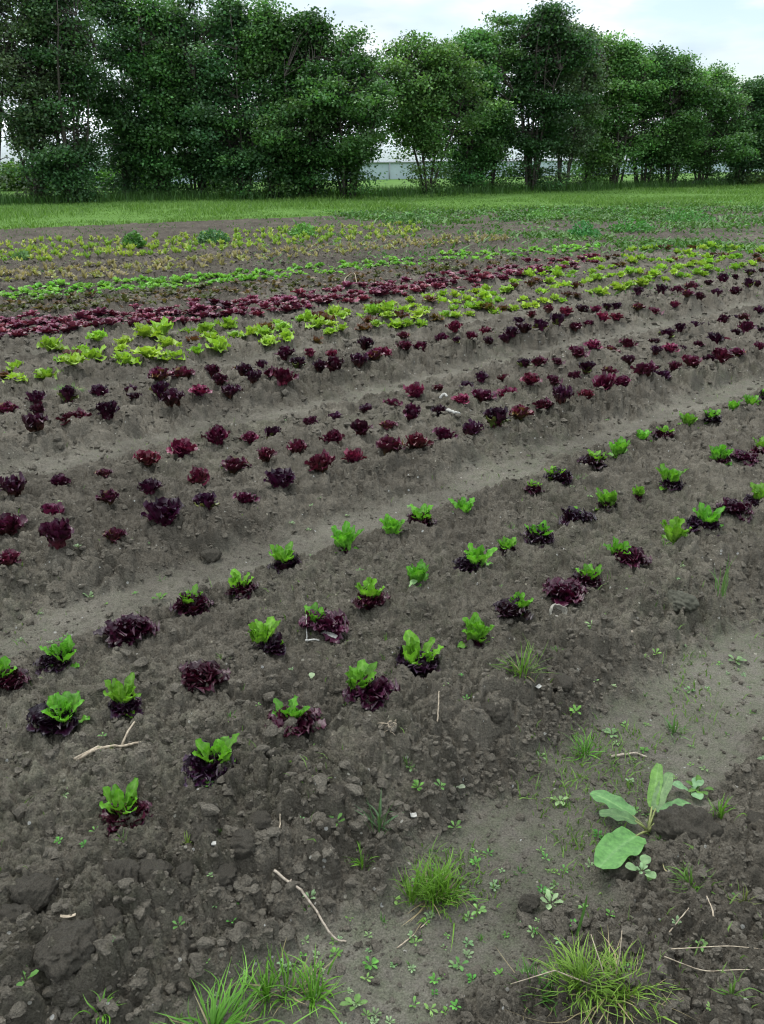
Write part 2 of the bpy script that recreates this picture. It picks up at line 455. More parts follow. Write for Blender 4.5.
def blades(mb, x, y, z, h, w, lean, ca, cb, seg=1):
    """upright blades: thin tapering strips; all arguments arrays"""
    n = len(x)
    ph = rng.uniform(0, 2 * np.pi, n); dx, dy = np.cos(ph), np.sin(ph)
    lx, ly = rng.normal(0, 1, n) * lean, rng.normal(0, 1, n) * lean
    b0 = np.stack([x - dx * w / 2, y - dy * w / 2, z - .01], 1); b1 = np.stack([x + dx * w / 2, y + dy * w / 2, z - .01], 1)
    m0 = np.stack([x - dx * w * .35 + lx * h * .4, y - dy * w * .35 + ly * h * .4, z + h * .6], 1)
    m1 = np.stack([x + dx * w * .35 + lx * h * .4, y + dy * w * .35 + ly * h * .4, z + h * .6], 1)
    tp = np.stack([x + lx * h, y + ly * h, z + h], 1)
    v = np.stack([b0, b1, m1, m0, tp], 1).reshape(-1, 3)
    k = np.arange(n) * 5
    q = np.stack([k, k + 1, k + 2, k + 3], 1); t = np.stack([k + 3, k + 2, k + 4], 1)
    f = rng.random(n)[:, None]
    c = np.asarray(ca) * (1 - f) + np.asarray(cb) * f
    mb.add(v, q, t, np.repeat(c, 5, 0))

def build_grass():
    mb = MB()
    n = 120000
    x = rng.uniform(-19, 30, n); t = rng.uniform(0.02, 1, n) ** 1.5 * 15
    y = verge_edge(x) + t + rng.normal(0, .25, n)
    k = y > np.abs(x) * 1.2
    x, y, t = x[k], y[k], t[k]
    h = rng.uniform(.03, .085, len(x)) * (1 + 0.5 * fbm(x * .8, y * .8, 12, 2))
    h = h * (.5 + 1.3 * sstep(.35, .65, fbm(x * .45, y * .45, 19, 3)))
    blades(mb, x, y, np.full(len(x), .06), h, rng.uniform(.012, .026, len(x)), .6, (0.075, 0.155, 0.025), (0.155, 0.26, 0.055))
    # long rank grass under and before the hedge
    n = 26000
    s = rng.uniform(0, 1, n)
    hx = np.interp(s, [0, 1], [-20, 33]); hy = np.interp(hx, HEDGE_X, HEDGE_Y) + rng.normal(-1.0, .9, n)
    h = rng.uniform(.15, .42, n)
    blades(mb, hx, hy, np.full(n, .05), h, rng.uniform(.014, .028, n), .35, (0.03, 0.075, 0.014), (0.065, 0.14, 0.028))
    tag(obj('grass', mb.mesh('grass', M_GRASS)), kind='stuff')
HEDGE_X = [-40, -10.4, -7.9, -1.3, 1.6, 6.3, 14.4, 18.3, 40]
HEDGE_Y = [12, 30.7, 32.0, 34.0, 35.2, 38.6, 43.4, 46.8, 62]
build_grass()

# ------------------------------------------------------------------ soil crumbs and clods
def lump_arrays(sub, seed, rough=0.35, flat=0.8):
    bm = bmesh.new(); bmesh.ops.create_icosphere(bm, subdivisions=sub, radius=1.0)
    v = np.array([p.co[:] for p in bm.verts]); f = np.array([[q.index for q in p.verts] for p in bm.faces])
    bm.free()
    r = np.random.default_rng(seed)
    d = np.zeros(len(v))
    for k, a in ((1, 1.0), (2, .6), (4, .33), (8, .17)):
        for _ in range(3):
            w = r.normal(0, 1, 3) * k * 1.1; d += a * np.sin(v @ w + r.uniform(0, 6.28)) * 0.35
    # a few flat broken facets
    v2 = v * (1 + rough * d)[:, None]
    for _ in range(5):
        nrm = r.normal(0, 1, 3); nrm /= np.linalg.norm(nrm)
        over = np.maximum(v2 @ nrm - r.uniform(.55, .9), 0)
        v2 = v2 - over[:, None] * nrm * .85
    v2[:, 2] *= flat
    return v2, f

def build_crumbs():
    mb = MB()
    small = [lump_arrays(1 if k < 7 else 2, 50 + k, .75, .8) for k in range(10)]
    n = 64000
    # spread over the part of the field the photo looks down on
    r = CAM_H * np.tan(rng.uniform(math.atan(.95 / CAM_H), math.atan(8.5 / CAM_H), n)); th = rng.uniform(-.62, .62, n)
    x, y = r * np.sin(th), r * np.cos(th)
    p = path_of(x, y)
    u, v = uv_of(x, y)
    sh = np.clip(np.exp(-((v - 1.28) / .17) ** 2) + np.exp(-((v - 3.02) / .15) ** 2) + (v < .6) * .5, 0, 1)
    keep = rng.random(n) < np.where(p > .5, .18, (.55 + .45 * sh) * np.clip(.1 + 2.6 * (fbm(x * 3.2, y * 3.2, 23, 3) - .25), .42, 1))
    x, y, r, sh = x[keep], y[keep], r[keep], sh[keep]
    s = np.exp(rng.normal(math.log(.0028), .66, len(x))) * (1 + .35 * sh) * (1 + .12 * r); ub = uv_of(x, y)[0]; s = np.clip(s, .0016, np.where(ub < 1.25, .017, .0105))
    n = 15000       # coarser lumps that still show further off
    r2 = rng.uniform(4.5, 15, n); t2 = rng.uniform(-.6, .6, n); x2, y2 = r2 * np.sin(t2), r2 * np.cos(t2)
    k2 = rng.random(n) < .9 - .75 * path_of(x2, y2); x2, y2, r2 = x2[k2], y2[k2], r2[k2]
    s2 = np.clip(np.exp(rng.normal(math.log(.013), .45, len(x2))) * (.7 + .05 * r2), .006, .04)
    x, y, s = np.concatenate([x, x2]), np.concatenate([y, y2]), np.concatenate([s, s2])
    z = g_height(x, y)
    for k in range(len(x)):
        vv, f = small[k % 7 if (s[k] < .009 or y[k] > 4) else 7 + k % 3]
        a = rng.uniform(0, 6.28); c_, s_ = math.cos(a), math.sin(a)
        w = vv * s[k] * np.array([1, rng.uniform(.7, 1.1), rng.uniform(.7, 1)])
        w = np.stack([w[:, 0] * c_ - w[:, 1] * s_, w[:, 0] * s_ + w[:, 1] * c_, w[:, 2]], 1) + (x[k], y[k], z[k] + s[k] * .12)
        mb.add(w, None, f)
    tag(obj('soil_crumbs', mb.mesh('soil_crumbs', M_CLOD, False)), kind='stuff')
build_crumbs()

CLODS = [  # pixel of the middle, width in pixels, words that single it out
    (62, 958, 62, "largest crumbly brown soil clod at the corner of the first bed"),
    (18, 925, 40, "rough soil clod at the picture edge beside the largest clod"),
    (36, 905, 44, "angular soil clod lying behind the largest clod"),
    (122, 884, 46, "soil clod split from its twin below the frontmost two-tone lettuce"),
    (152, 882, 38, "rounded soil clod touching the split clod on its far side"),
    (109, 935, 40, "soil clod lying on the slope in front of the split clod"),
    (203, 838, 32, "upright pointed soil clod beside a small grass sprout"),
    (212, 808, 34, "smooth soil clod just under the second lettuce of the front row"),
    (222, 880, 30, "pointed soil clod near the foot of the first bed"),
    (248, 852, 34, "flat soil clod half buried in the foot of the first bed"),
    (186, 880, 24, "small soil clod between two larger ones on the bed slope"),
    (90, 858, 22, "small soil clod on the slope under the frontmost lettuce"),
    (262, 830, 26, "low soil clod on the slope under the third lettuce"),
    (340, 800, 30, "soil clod beside the thin blue-green grass on the bed edge"),
    (491, 718, 38, "big squared soil clod on the bed edge below the grass tuft"),
    (300, 795, 22, "knobbly soil clod on the slope above the curved twig"),
    (560, 690, 24, "soil clod at the bed edge beside the bare path"),
    (690, 838, 58, "dark broad soil clod beside the broad-leaved dock"),
    (756, 832, 36, "dark soil clod at the picture edge past the dock"),
    (622, 880, 30, "round soil clod below the largest dock leaf"),
    (700, 905, 26, "soil clod among crumbs below the dark broad clod"),
    (640, 935, 24, "soil clod behind the bright clump of grass"),
    (527, 908, 24, "soil clod at the edge of the path near the grass clump"),
    (212, 562, 20, "lone soil clod on the path before the second bed"),
    (250, 498, 16, "small clod lying between dark red lettuces of the second bed"),
]
def build_clods():
    kinds = [MB() for _ in range(7)]
    me = []
    for k, mb in enumerate(kinds):
        v, f = lump_arrays(5, 300 + k, .32, .72)
        g = fbm(v[:, 0] * 4 + v[:, 2] * 3, v[:, 1] * 4 - v[:, 2] * 2, 40 + k, 5) - .5
        g2 = fbm(v[:, 0] * 9 - v[:, 2] * 7, v[:, 1] * 9 + v[:, 2] * 8, 60 + k, 4) - .5
        v = v * (1 + .4 * g + .22 * g2)[:, None]
        mb.add(v, None, f); me.append(mb.mesh('soil_clod', M_CLOD))
    for k, (px, py, w, lab) in enumerate(CLODS):
        x, y = at(px, py); s = w * px_size(x, y) / 2
        o = obj('soil_clod', me[k % 7], None, (x, y, float(h_smooth(np.array([x]), np.array([y]))[0]) + .022 + s * .22), R.uniform(0, 6.28), (s, s * R.uniform(.75, 1), s * R.uniform(.8, 1.1)))
        tag(o, lab, 'soil clod', 'clods of soil on the beds')
    x, y = at(679, 610); v, f = lump_arrays(5, 79, .32, .7); v = v * (1 + .35 * (fbm(v[:, 0] * 5 + v[:, 2] * 4, v[:, 1] * 5 - v[:, 2] * 3, 4, 5) - .5))[:, None]; mb = MB(); mb.add(v, None, f)
    s = 30 * px_size(x, y) / 2
    tag(obj('stone', mb.mesh('stone', M_STONE), None, (x, y, gz(x, y) + s * .25), 1, s), 'greenish brown stone at the edge of the first bed by the path', 'stone')
build_clods()

# ------------------------------------------------------------------ leaves and rosettes
def leaf(L, Wd, nl, nw, e0, curl, cup=.25, ruf=0.0, frq=9, lobe=0.0, prof='oval', r0=0.0, rs=None, twist=0.0):
    rs = rs or R
    t = np.linspace(0, 1, nl)
    el_ = e0 - curl * t ** 1.4
    ds = L / (nl - 1)
    cr_ = r0 + np.concatenate([[0], np.cumsum(np.cos(el_[:-1]) * ds)])
    cz = np.concatenate([[0], np.cumsum(np.sin(el_[:-1]) * ds)])
    if prof == 'oval': w = np.sin(np.pi * np.clip(t * .93 + .05, 0, 1) ** 1.25) ** .75
    elif prof == 'spoon': w = np.where(t < .3, .28 + .5 * t, np.sin(np.pi * np.clip((t - .18) / .85, 0, 1)) ** .6); w[-1] = .25
    elif prof == 'round': w = np.where(t < .25, .3 + 1.2 * t, np.sqrt(np.clip(1 - ((t - .62) / .42) ** 2, 0.03, 1)))
    elif prof == 'dock': w = np.where(t < .12, .5 + 4 * t, np.sqrt(np.clip(1 - ((t - .45) / .58) ** 2, 0.01, 1)))
    else: w = np.sin(np.pi * np.clip(t, 0.02, .98)) ** .8
    s = np.linspace(-1, 1, nw)
    ph = rs.uniform(0, 6.28); ph2 = rs.uniform(0, 6.28)
    Tt, Ss = np.meshgrid(t, s, indexing='ij')
    ww = (w * Wd / 2)[:, None] * (1 + lobe * np.sin(frq * .8 * Tt * 3.1 + ph2 + 2 * np.sign(Ss)) * np.abs(Ss))
    side = Ss * ww
    hgt = cup * np.abs(Ss) ** 1.7 * ww + ruf * Wd * np.abs(Ss) ** 1.8 * np.sin(frq * Tt * 3.1 + ph + 1.7 * np.sign(Ss)) + \
        ruf * Wd * .5 * np.sin(2.3 * frq * Tt + 5 * Ss + ph2) * np.abs(Ss) * (Tt > .3)
    side = side + twist * hgt
    el2 = el_[:, None]
    X = cr_[:, None] - hgt * np.sin(el2); Z = cz[:, None] + hgt * np.cos(el2)
    v = np.stack([X, side, Z], -1).reshape(-1, 3)
    i, j = np.meshgrid(np.arange(nl - 1), np.arange(nw - 1), indexing='ij')
    q = np.stack([i * nw + j, (i + 1) * nw + j, (i + 1) * nw + j + 1, i * nw + j + 1], -1).reshape(-1, 4)
    return v, q, Tt.ravel(), Ss.ravel()

def spin(v, a, off=(0, 0, 0)):
    c, s = math.cos(a), math.sin(a)
    return np.stack([v[:, 0] * c - v[:, 1] * s, v[:, 0] * s + v[:, 1] * c, v[:, 2]], 1) + np.asarray(off)

def lerp(a, b, t):
    return np.asarray(a)[None, :] * (1 - t)[:, None] + np.asarray(b)[None, :] * t[:, None]

def rosette(mb, n, Lr, Wr, er, base, tip, rib=None, curl=.6, cup=.25, ruf=.1, frq=9, lobe=.1, prof='oval', nl=9, nw=7, jit=.02, vary=.25, rs=None, off=(0, 0, 0)):
    """n leaves: the outer ones longest and flattest"""
    rs = rs or R
    for k in range(n):
        f = k / max(1, n - 1)
        L = (Lr[0] * (1 - f) + Lr[1] * f) * rs.uniform(.82, 1.15)
        Wd = (Wr[0] * (1 - f) + Wr[1] * f) * rs.uniform(.85, 1.15)
        e0 = math.radians(er[0] * (1 - f) + er[1] * f + rs.uniform(-9, 9))
        v, q, t, s = leaf(L, Wd, nl, nw, e0, curl * rs.uniform(.6, 1.5) * (1.1 - .5 * f), cup * rs.uniform(.6, 1.5), ruf * rs.uniform(.7, 1.3), frq * rs.uniform(.85, 1.2), lobe, prof, .004 * (1 - f), rs, rs.uniform(-.5, .5))
        a = k * 2.39996 + rs.uniform(-.35, .35)
        v = spin(v, a, (off[0] + rs.uniform(-jit, jit) * (.3 + f), off[1] + rs.uniform(-jit, jit) * (.3 + f), off[2]))
        tt = np.clip(t * 1.1 + .25 * np.abs(s) - .15, 0, 1)
        c = lerp(base, tip, tt)
        if rib is not None:
            rr = np.exp(-(s / .16) ** 2) * (1 - t * .75)
            c = c * (1 - .7 * rr)[:, None] + np.asarray(rib)[None, :] * (.7 * rr)[:, None]
        c = c * (1 + rs.uniform(-vary, vary))
        mb.add(v, q, None, c)

DARK, WINE, CRIM, BRONZE = (0.024, 0.004, 0.019), (0.062, 0.006, 0.026), (0.135, 0.014, 0.042), (0.12, 0.075, 0.03)
GBASE = (0.10, 0.16, 0.03)
def red_mesh(seed, tip, base, n=20, size=1.0, nl=9, nw=7, up=0.0, extra=None):
    rs = random.Random(seed); mb = MB()
    rosette(mb, n, (.076 * size, .058 * size), (.046 * size, .036 * size), (22 + up, 80), base, tip, None, .45, .32, .20, 13, .34, 'round', nl, nw, .021 * size, .5, rs)
    if nl > 12:    # a few tall red leaves that come up through the green
        rosette(mb, 3, (.078 * size, .068 * size), (.036 * size, .030 * size), (45, 75), base, tip, None, .4, .32, .16, 11, .3, 'round', nl, nw, .034 * size, .5, rs)
    if extra is not None:
        rosette(mb, 5, (.07 * size, .05 * size), (.05 * size, .04 * size), (30, 75), GBASE, extra, None, .5, .3, .15, 10, .2, 'round', nl, nw, .02 * size, .2, rs)
    return mb.mesh('red_leaves', M_RED)

LIME, LIMEB = (0.24, 0.40, 0.035), (0.30, 0.42, 0.08)
LEAFG, LEAFGB = (0.105, 0.29, 0.020), (0.18, 0.36, 0.06)
def green_mesh(seed, n=9, size=1.0, nl=10, nw=7):
    rs = random.Random(seed); mb = MB()
    rosette(mb, n, (.100 * size, .070 * size), (.043 * size, .030 * size), (56, 88), LEAFGB, LEAFG, (0.24, 0.38, 0.11), .40, .30, .10, 8.5, .16, 'spoon', nl, nw, .026 * size, .28, rs)
    rosette(mb, 4, (.078 * size, .055 * size), (.040 * size, .030 * size), (12, 42), LEAFGB, LEAFG, (0.24, 0.38, 0.11), .3, .30, .09, 8, .14, 'spoon', nl, nw, .02 * size, .28, rs)
    return mb.mesh('green_leaves', M_GREEN)

RED_HI = [red_mesh(400 + k, [(.013, .003, .013), (.028, .003, .014), (.015, .003, .015), (.034, .004, .015), (.016, .003, .010)][k % 5], [(.035, .004, .014), (0.035, 0.022, 0.010), (0.03, .006, .010)][k % 3], 36, 1.0, 14, 11) for k in range(9)]
GREEN_HI = [green_mesh(500 + k, 13 + k % 6, 1.0, 14, 9) for k in range(9)]

# ------------------------------------------------------------------ first bed: two-tone lettuces
# pixel of the foot, width in pixels, size of the green part, of the red part, side the green leans to
ROW_A = [(128, 824, 56, 1.0, .9, -.2), (210, 779, 58, 1.0, .9, .7), (294, 738, 52, .9, 1., -.1), (368, 704, 52, 1.05, .95, -.5), (421, 675, 52, 1.05, 1., .0), (475, 650, 40, 1.15, .55, .0),
         (513, 622, 40, .85, .95, .5), (562, 602, 44, 0, 1.05, 0), (588, 587, 34, .95, .9, .0), (625, 566, 44, .85, .9, -.3), (671, 546, 46, 1.25, 0, 0), (703, 533, 38, 1., .9, .5), (736, 518, 34, .55, 1., .7), (757, 508, 34, 1., .8, .4),
         (783, 494, 32, 1., .8, 0), (806, 484, 32, .8, .9, .3)]
ROW_B = [(57, 732, 52, 1.05, .95, .3), (126, 714, 46, 1.05, .75, -.1), (203, 688, 48, .35, 1.05, -.1), (269, 656, 48, 1.05, .7, -.6), (323, 633, 46, .85, 1., -.5), (370, 611, 42, 1., .85, -.2), (417, 586, 38, 1.15, 0, 0), (470, 574, 40, .95, .75, .5),
         (507, 558, 28, .85, .7, .1), (538, 544, 38, .9, .9, 0), (575, 527, 36, .65, 1., 0), (607, 513, 34, 1., .6, 0), (637, 502, 26, .9, .5, .1), (670, 491, 34, 1.05, .75, 0), (720, 469, 30, 1.05, .6, 0), (743, 464, 28, .5, .95, -.2), (762, 455, 28, .9, .8, .3), (785, 444, 28, .9, .8, .3)]
ROW_C = [(9, 690, 46, 1., .8, -.4), (59, 674, 42, 1., .9, .1), (128, 640, 50, .4, 1.05, -.7), (193, 614, 42, .95, .95, 0), (242, 598, 36, 1., .85, 0), (285, 574, 40, 1., .85, .0), (343, 553, 36, 1.2, .4, 0), (391, 541, 32, 1.1, .35, 0), (420, 528, 36, .9, .85, .3), (462, 518, 28, 1.05, .6, .1), (533, 495, 26, .7, .8, -.1), (558, 483, 32, .75, .9, -.2),
         (593, 471, 32, .8, .9, 0), (620, 462, 28, 1.1, .5, 0), (644, 448, 24, 1., .5, -.1), (663, 444, 28, .75, .85, 0), (687, 435, 24, 1.05, .6, 0), (711, 426, 26, .8, .8, 0), (735, 418, 24, 1., .7, 0), (750, 411, 22, 1., .6, 0), (766, 403, 24, .8, .8, 0), (788, 395, 24, .9, .8, 0)]
def two_tone(row, rowname, seed):
    rs = random.Random(seed)
    for k, (px, py, w, g, r, sd) in enumerate(sorted(row)):
        x, y = at(px, py)
        s = w * px_size(x, y) / 0.150
        sd = sd + rs.uniform(-.25, .25)
        s = min(max(s, .72), 1.2) * (.8 if r == 0 else 1)
        z = gz(x, y) * .5 + .5 * float(h_smooth(np.array([x]), np.array([y]))[0])
        o = empty('two_tone_lettuce' if (g > 0 and r > 0) else ('red_lettuce' if g == 0 else 'green_lettuce'), (x, y, z), 0, s)
        if r > 0:
            obj('red_leaves', RED_HI[rs.randrange(9)], o, (-.014 * sd * (g > 0), -.006, .004), rs.uniform(0, 6.28), (r * 1.04, r * 1.04, r * rs.uniform(.95, 1.15)))
        if g > 0:
            gs = g * rs.uniform(.93, 1.05)
            obj('green_leaves', GREEN_HI[rs.randrange(9)], o, (.034 * sd, .014 if r > 0 else 0, -.002 if r > 0 else 0), rs.uniform(0, 6.28), (gs * .92, gs * .92, gs * 1.12))
        if g == 0: look = "dark red frilly lettuce without any green leaves"
        elif r == 0: look = "all bright green lettuce without red leaves"
        elif g <= .55: look = "mostly dark purple lettuce with a few green leaves"
        elif r <= .6: look = "mostly bright green lettuce with few red leaves"
        elif abs(sd) > .35: look = "lettuce with green leaves beside dark red ones"
        else: look = "lettuce with green heart above dark red leaves"
        tag(o, "%s, %s along the %s row" % (look, nth(k + 1), rowname), 'lettuce', 'two-tone lettuces of the first bed')
two_tone(ROW_A, 'front', 1); two_tone(ROW_B, 'second', 2); two_tone(ROW_C, 'third', 3)

# ------------------------------------------------------------------ second and third bed: dark red lettuces
RED_MID = [red_mesh(700 + k, t, b, 26, 1.02, 9, 7, u, e) for k, (t, b, u, e) in enumerate([
    (DARK, WINE, 14, None), ((.024, .004, .014), (.04, .02, .01), 18, None), (WINE, (.06, .03, .015), 12, None), (CRIM, WINE, 6, None), (DARK, (.05, .02, .012), 20, None), (WINE, CRIM, 14, None),
    ((.085, .009, .028), (.05, .03, .012), 10, None), (DARK, WINE, 22, (.09, .11, .025)), ((.035, .005, .018), (.05, .01, .012), 16, None), (WINE, (.07, .05, .015), 10, (.13, .075, .03))])]
ROW_F = [(10, 575), (61, 562), (116, 546), (165, 531), (206, 516), (246, 506), (281, 492), (320, 480), (354, 468), (388, 461), (417, 452), (444, 446), (471, 437), (495, 432), (519, 423), (542, 416), (560, 411), (586, 404), (603, 397), (621, 390), (642, 387), (660, 381), (674, 376), (690, 373), (708, 370), (720, 365), (735, 360), (758, 353), (775, 347), (790, 341)]
ROW_E = [(8, 536), (53, 521), (111, 511), (151, 500), (199, 487), (235, 475), (267, 467), (298, 457), (333, 447), (361, 442), (388, 434), (412, 429), (439, 420), (461, 411), (483, 406), (507, 401), (530, 394), (553, 390), (574, 385), (586, 380), (609, 375), (627, 370), (654, 363), (669, 360), (681, 354), (698, 351), (713, 346), (725, 342), (735, 338), (745, 336), (761, 333), (778, 327)]
ROW_D = [(15, 501), (60, 490), (105, 482), (148, 469), (184, 462), (218, 450), (250, 445), (274, 439), (311, 430), (335, 423), (367, 414), (393, 410), (415, 401), (439, 395), (466, 391), (481, 388), (504, 383), (523, 375), (538, 371), (557, 369), (577, 363), (592, 359), (609, 354), (627, 351), (654, 344), (667, 340), (679, 337), (693, 332), (705, 329), (722, 327), (732, 323), (744, 321), (758, 315), (775, 308)]
ROW_G = [(7, 418), (37, 437), (39, 421), (38, 411), (70, 409), (75, 428), (109, 424), (136, 407), (162, 402), (174, 411), (201, 404), (221, 392), (231, 399), (255, 395), (272, 382), (284, 390), (320, 372), (335, 378), (359, 370), (374, 366), (405, 358), (420, 355), (456, 355), (475, 350), (488, 348), (511, 343), (523, 341), (540, 337), (557, 334), (575, 332), (588, 329), (601, 326), (616, 322), (637, 315), (654, 314), (674, 309), (686, 306), (698, 303), (715, 300), (735, 295), (747, 293), (756, 290), (770, 286), (784, 283)]
ROW_I = [(100, 402), (131, 397), (160, 389), (184, 385), (213, 382), (238, 375), (245, 385), (262, 372), (286, 368), (298, 373), (310, 363), (332, 361), (366, 355), (383, 361), (403, 348), (441, 343), (454, 340), (471, 343), (485, 338), (505, 343), (518, 326), (531, 324), (548, 320), (565, 319), (582, 314), (596, 314), (607, 312), (616, 312), (637, 303), (648, 301), (660, 298), (676, 295), (691, 292), (708, 288), (722, 285), (735, 281), (749, 278), (761, 276), (775, 272)]
def red_row(row, words_, group, seed, size):
    rs = random.Random(seed)
    for k, (px, py) in enumerate(sorted(row)):
        x, y = at(px, py); s = .95 * size * rs.uniform(.68, 1.2)
        o = obj('red_lettuce', RED_MID[rs.randrange(10)], None, (x, y, gz(x, y) - .006), rs.uniform(0, 6.28), (s, s * rs.uniform(.8, 1.1), s * rs.uniform(1.0, 1.55)))
        tag(o, "dark red frilly lettuce, %s along the %s" % (nth(k + 1), words_), 'lettuce', group)
G2, G3 = 'dark red lettuces of the second bed', 'dark red lettuces of the third bed'
red_row(ROW_F, 'near row of the second bed', G2, 21, 1.14); red_row(ROW_E, 'middle row of the second bed', G2, 22, 1.06); red_row(ROW_D, 'far row of the second bed', G2, 23, 1.04)
red_row(ROW_G, 'near row of the third bed', G3, 24, 1.16); red_row(ROW_I, 'far row of the third bed', G3, 25, 1.12)

# ------------------------------------------------------------------ lime bed and the rows beyond
def lime_mesh(seed, tip, base, nl=7, nw=6, n=13, size=1.0):
    rs = random.Random(seed); mb = MB()
    rosette(mb, n, (.10 * size, .065 * size), (.075 * size, .05 * size), (20, 70), base, tip, None, .6, .3, .14, 8, .15, 'round', nl, nw, .02 * size, .22, rs)
    return mb.mesh('lettuce_leaves', M_GREEN)
LIME_ME = [lime_mesh(800 + k, t, LIMEB, 7, 6, 13, 1.15) for k, t in enumerate([LIME, (.20, .38, .03), (.27, .42, .04), (.16, .33, .03), (.24, .39, .045)])]
LIME_BR = [lime_mesh(820 + k, t, (.10, .10, .03), 7, 6, 12, 1.1) for k, t in enumerate([(.10, .035, .02), (.05, .012, .014), (.11, .06, .02)])]
LIME_PX = [(17, 374), (17, 386), (48, 380), (53, 357), (65, 364), (75, 376), (82, 356), (94, 363), (99, 349), (123, 346), (123, 356), (126, 368), (146, 344), (151, 364), (163, 341), (168, 351), (174, 363), (187, 338), (197, 359), (205, 336), (213, 346), (218, 354), (228, 333), (235, 342), (252, 340), (194, 345, 1), (73, 361, 1), (2, 381, 1)]
_f = [(262, 350), (320, 341), (369, 335), (430, 323), (487, 314), (511, 310), (654, 284), (756, 263), (790, 256)]
_b = [(262, 330), (298, 323), (332, 319), (390, 309), (440, 301), (504, 290), (572, 266), (640, 254), (720, 251), (790, 248)]
def interp_line(line, x): return float(np.interp(x, [p[0] for p in line], [p[1] for p in line]))
def along(line, step):
    """pixels along a polyline about STEP(px position) apart"""
    x = line[0][0]; out_ = []
    while x < line[-1][0]:
        out_.append(x); x += step(x)
    return out_
rl = random.Random(5)
for f in (0, .33, .66, 1.0):
    x = 258 + rl.uniform(0, 14)
    while x < 785:
        if not (f in (.33,) and x > 300 and rl.random() < .25):
            yy = interp_line(_f, x) * (1 - f) + interp_line(_b, x) * f + rl.uniform(-2.5, 2.5)
            LIME_PX.append((x + rl.uniform(-3, 3), yy, int(rl.random() < .20), {0: 'near', .33: 'second', .66: 'third', 1.0: 'far'}[f]))
        x += (20 - 12 * min(1, (x - 258) / 300)) * rl.uniform(.8, 1.25)
def lime_bed():
    rs = random.Random(31); cnt = {}
    for p in sorted(LIME_PX, key=lambda p: p[:2]):
        x, y = at(p[0], p[1]); br = len(p) > 2 and p[2] == 1; line = p[3] + ' line' if len(p) > 3 else 'loose end'
        s = (.88 if len(p) > 3 else 1.06) * rs.uniform(.72, 1.2) * (.6 if p[:2] == (197, 359) else 1)
        me = (LIME_BR if br else LIME_ME)[rs.randrange(3 if br else 5)]
        o = obj('bronze_lettuce' if br else 'lime_lettuce', me, None, (x, y, gz(x, y) - .006), rs.uniform(0, 6.28), (s, s, s * rs.uniform(1.0, 1.6)))
        cnt[(br, line)] = c = cnt.get((br, line), 0) + 1
        if br: tag(o, "bronze brown lettuce among lime green ones, %s along the %s of the lime bed" % (nth(c), line), 'lettuce', 'bronze lettuces in the lime green bed')
        else: tag(o, "lime green frilly lettuce, %s along the %s of the lime bed" % (nth(c), line), 'lettuce', 'lime green lettuces')
lime_bed()

def small_mesh(seed, tip, base, n, size, mat, prof='round', ruf=.12, er=(18, 65)):
    rs = random.Random(seed); mb = MB()
    rosette(mb, n, (.075 * size, .052 * size), (.042 * size, .03 * size), er, base, tip, None, .6, .3, ruf, 8, .15, prof, 5, 5, .02 * size, .3, rs)
    return mb.mesh('lettuce_leaves', mat)
CR_ME = [small_mesh(900 + k, t, WINE, 17, 1.15, M_RED, 'round', .15, (25, 80)) for k, t in enumerate([(.19, .052, .085), (.15, .038, .066), (.11, .026, .048), (.23, .082, .11), (.15, .034, .064)])]
GR_ME = [small_mesh(920 + k, t, (.2, .38, .08), 16, 1.1, M_GREEN, 'round', .12, (20, 75)) for k, t in enumerate([(.18, .40, .07), (.21, .44, .08), (.15, .35, .055)])]
BR_ME = [small_mesh(940 + k, t, (.09, .10, .03), 9, 1.05, M_GREEN) for k, t in enumerate([(.12, .065, .045), (.09, .10, .04), (.14, .085, .055), (.075, .085, .035)])]
SD_ME = [small_mesh(960 + k, t, (.16, .24, .04), 7, 1.15, M_GREEN, 'oval', .05, (30, 75)) for k, t in enumerate([(.34, .44, .08), (.26, .40, .07), (.42, .45, .15), (.22, .37, .07)])]
PK_ME = [small_mesh(980 + k, t, (.25, .22, .08), 7, 1.1, M_GREEN, 'oval', .06, (25, 70)) for k, t in enumerate([(.40, .35, .22), (.34, .28, .19), (.36, .40, .16)])]

LINES = {2: ['near', 'far'], 3: ['near', 'middle', 'far'], 4: ['near', 'second', 'third', 'far'], 5: ['near', 'second', 'middle', 'fourth', 'far']}
def band(name, meshes, near, far, n, x0, x1, label, where, group, seed, zs=(.9, 1.2), size=1.0, rows=2, jit=.1):
    rs = random.Random(seed)
    for q in range(rows):
        cnt = n // rows
        for k in range(cnt):
            px = x0 + (x1 - x0) * (k + rs.uniform(.1, .9)) / cnt
            f = (q + .5) / rows + rs.uniform(-jit, jit)
            py = interp_line(near, px) * (1 - f) + interp_line(far, px) * f
            x, y = at(px, py); s = size * rs.uniform(.75, 1.2)
            o = obj(name, meshes[rs.randrange(len(meshes))], None, (x, y, gz(x, y) - .005), rs.uniform(0, 6.28), (s, s, s * rs.uniform(*zs)))
            tag(o, "%s, %s along the %s line of the %s" % (label, nth(k + 1), LINES[rows][q], where), 'lettuce', group)
band('crimson_lettuce', CR_ME, [(-15, 341), (100, 334), (255, 318), (420, 297), (510, 282), (600, 264)], [(-15, 324), (100, 318), (255, 304), (420, 281), (510, 268), (600, 258)], 290, -12, 596,
     'crowded crimson lettuce', 'crimson strip', 'crimson lettuces in the crowded strip', 41, (.65, 1.0), 1.12, 5, .14)
band('bronze_seedling', BR_ME, [(-15, 321), (250, 300), (420, 279), (520, 266)], [(-15, 307), (250, 286), (420, 269), (520, 259)], 190, -12, 520,
     'dull bronze seedling', 'brownish strip', 'bronze seedlings in the dull strip', 42, (.8, 1.1), 1.1, 3, .1)
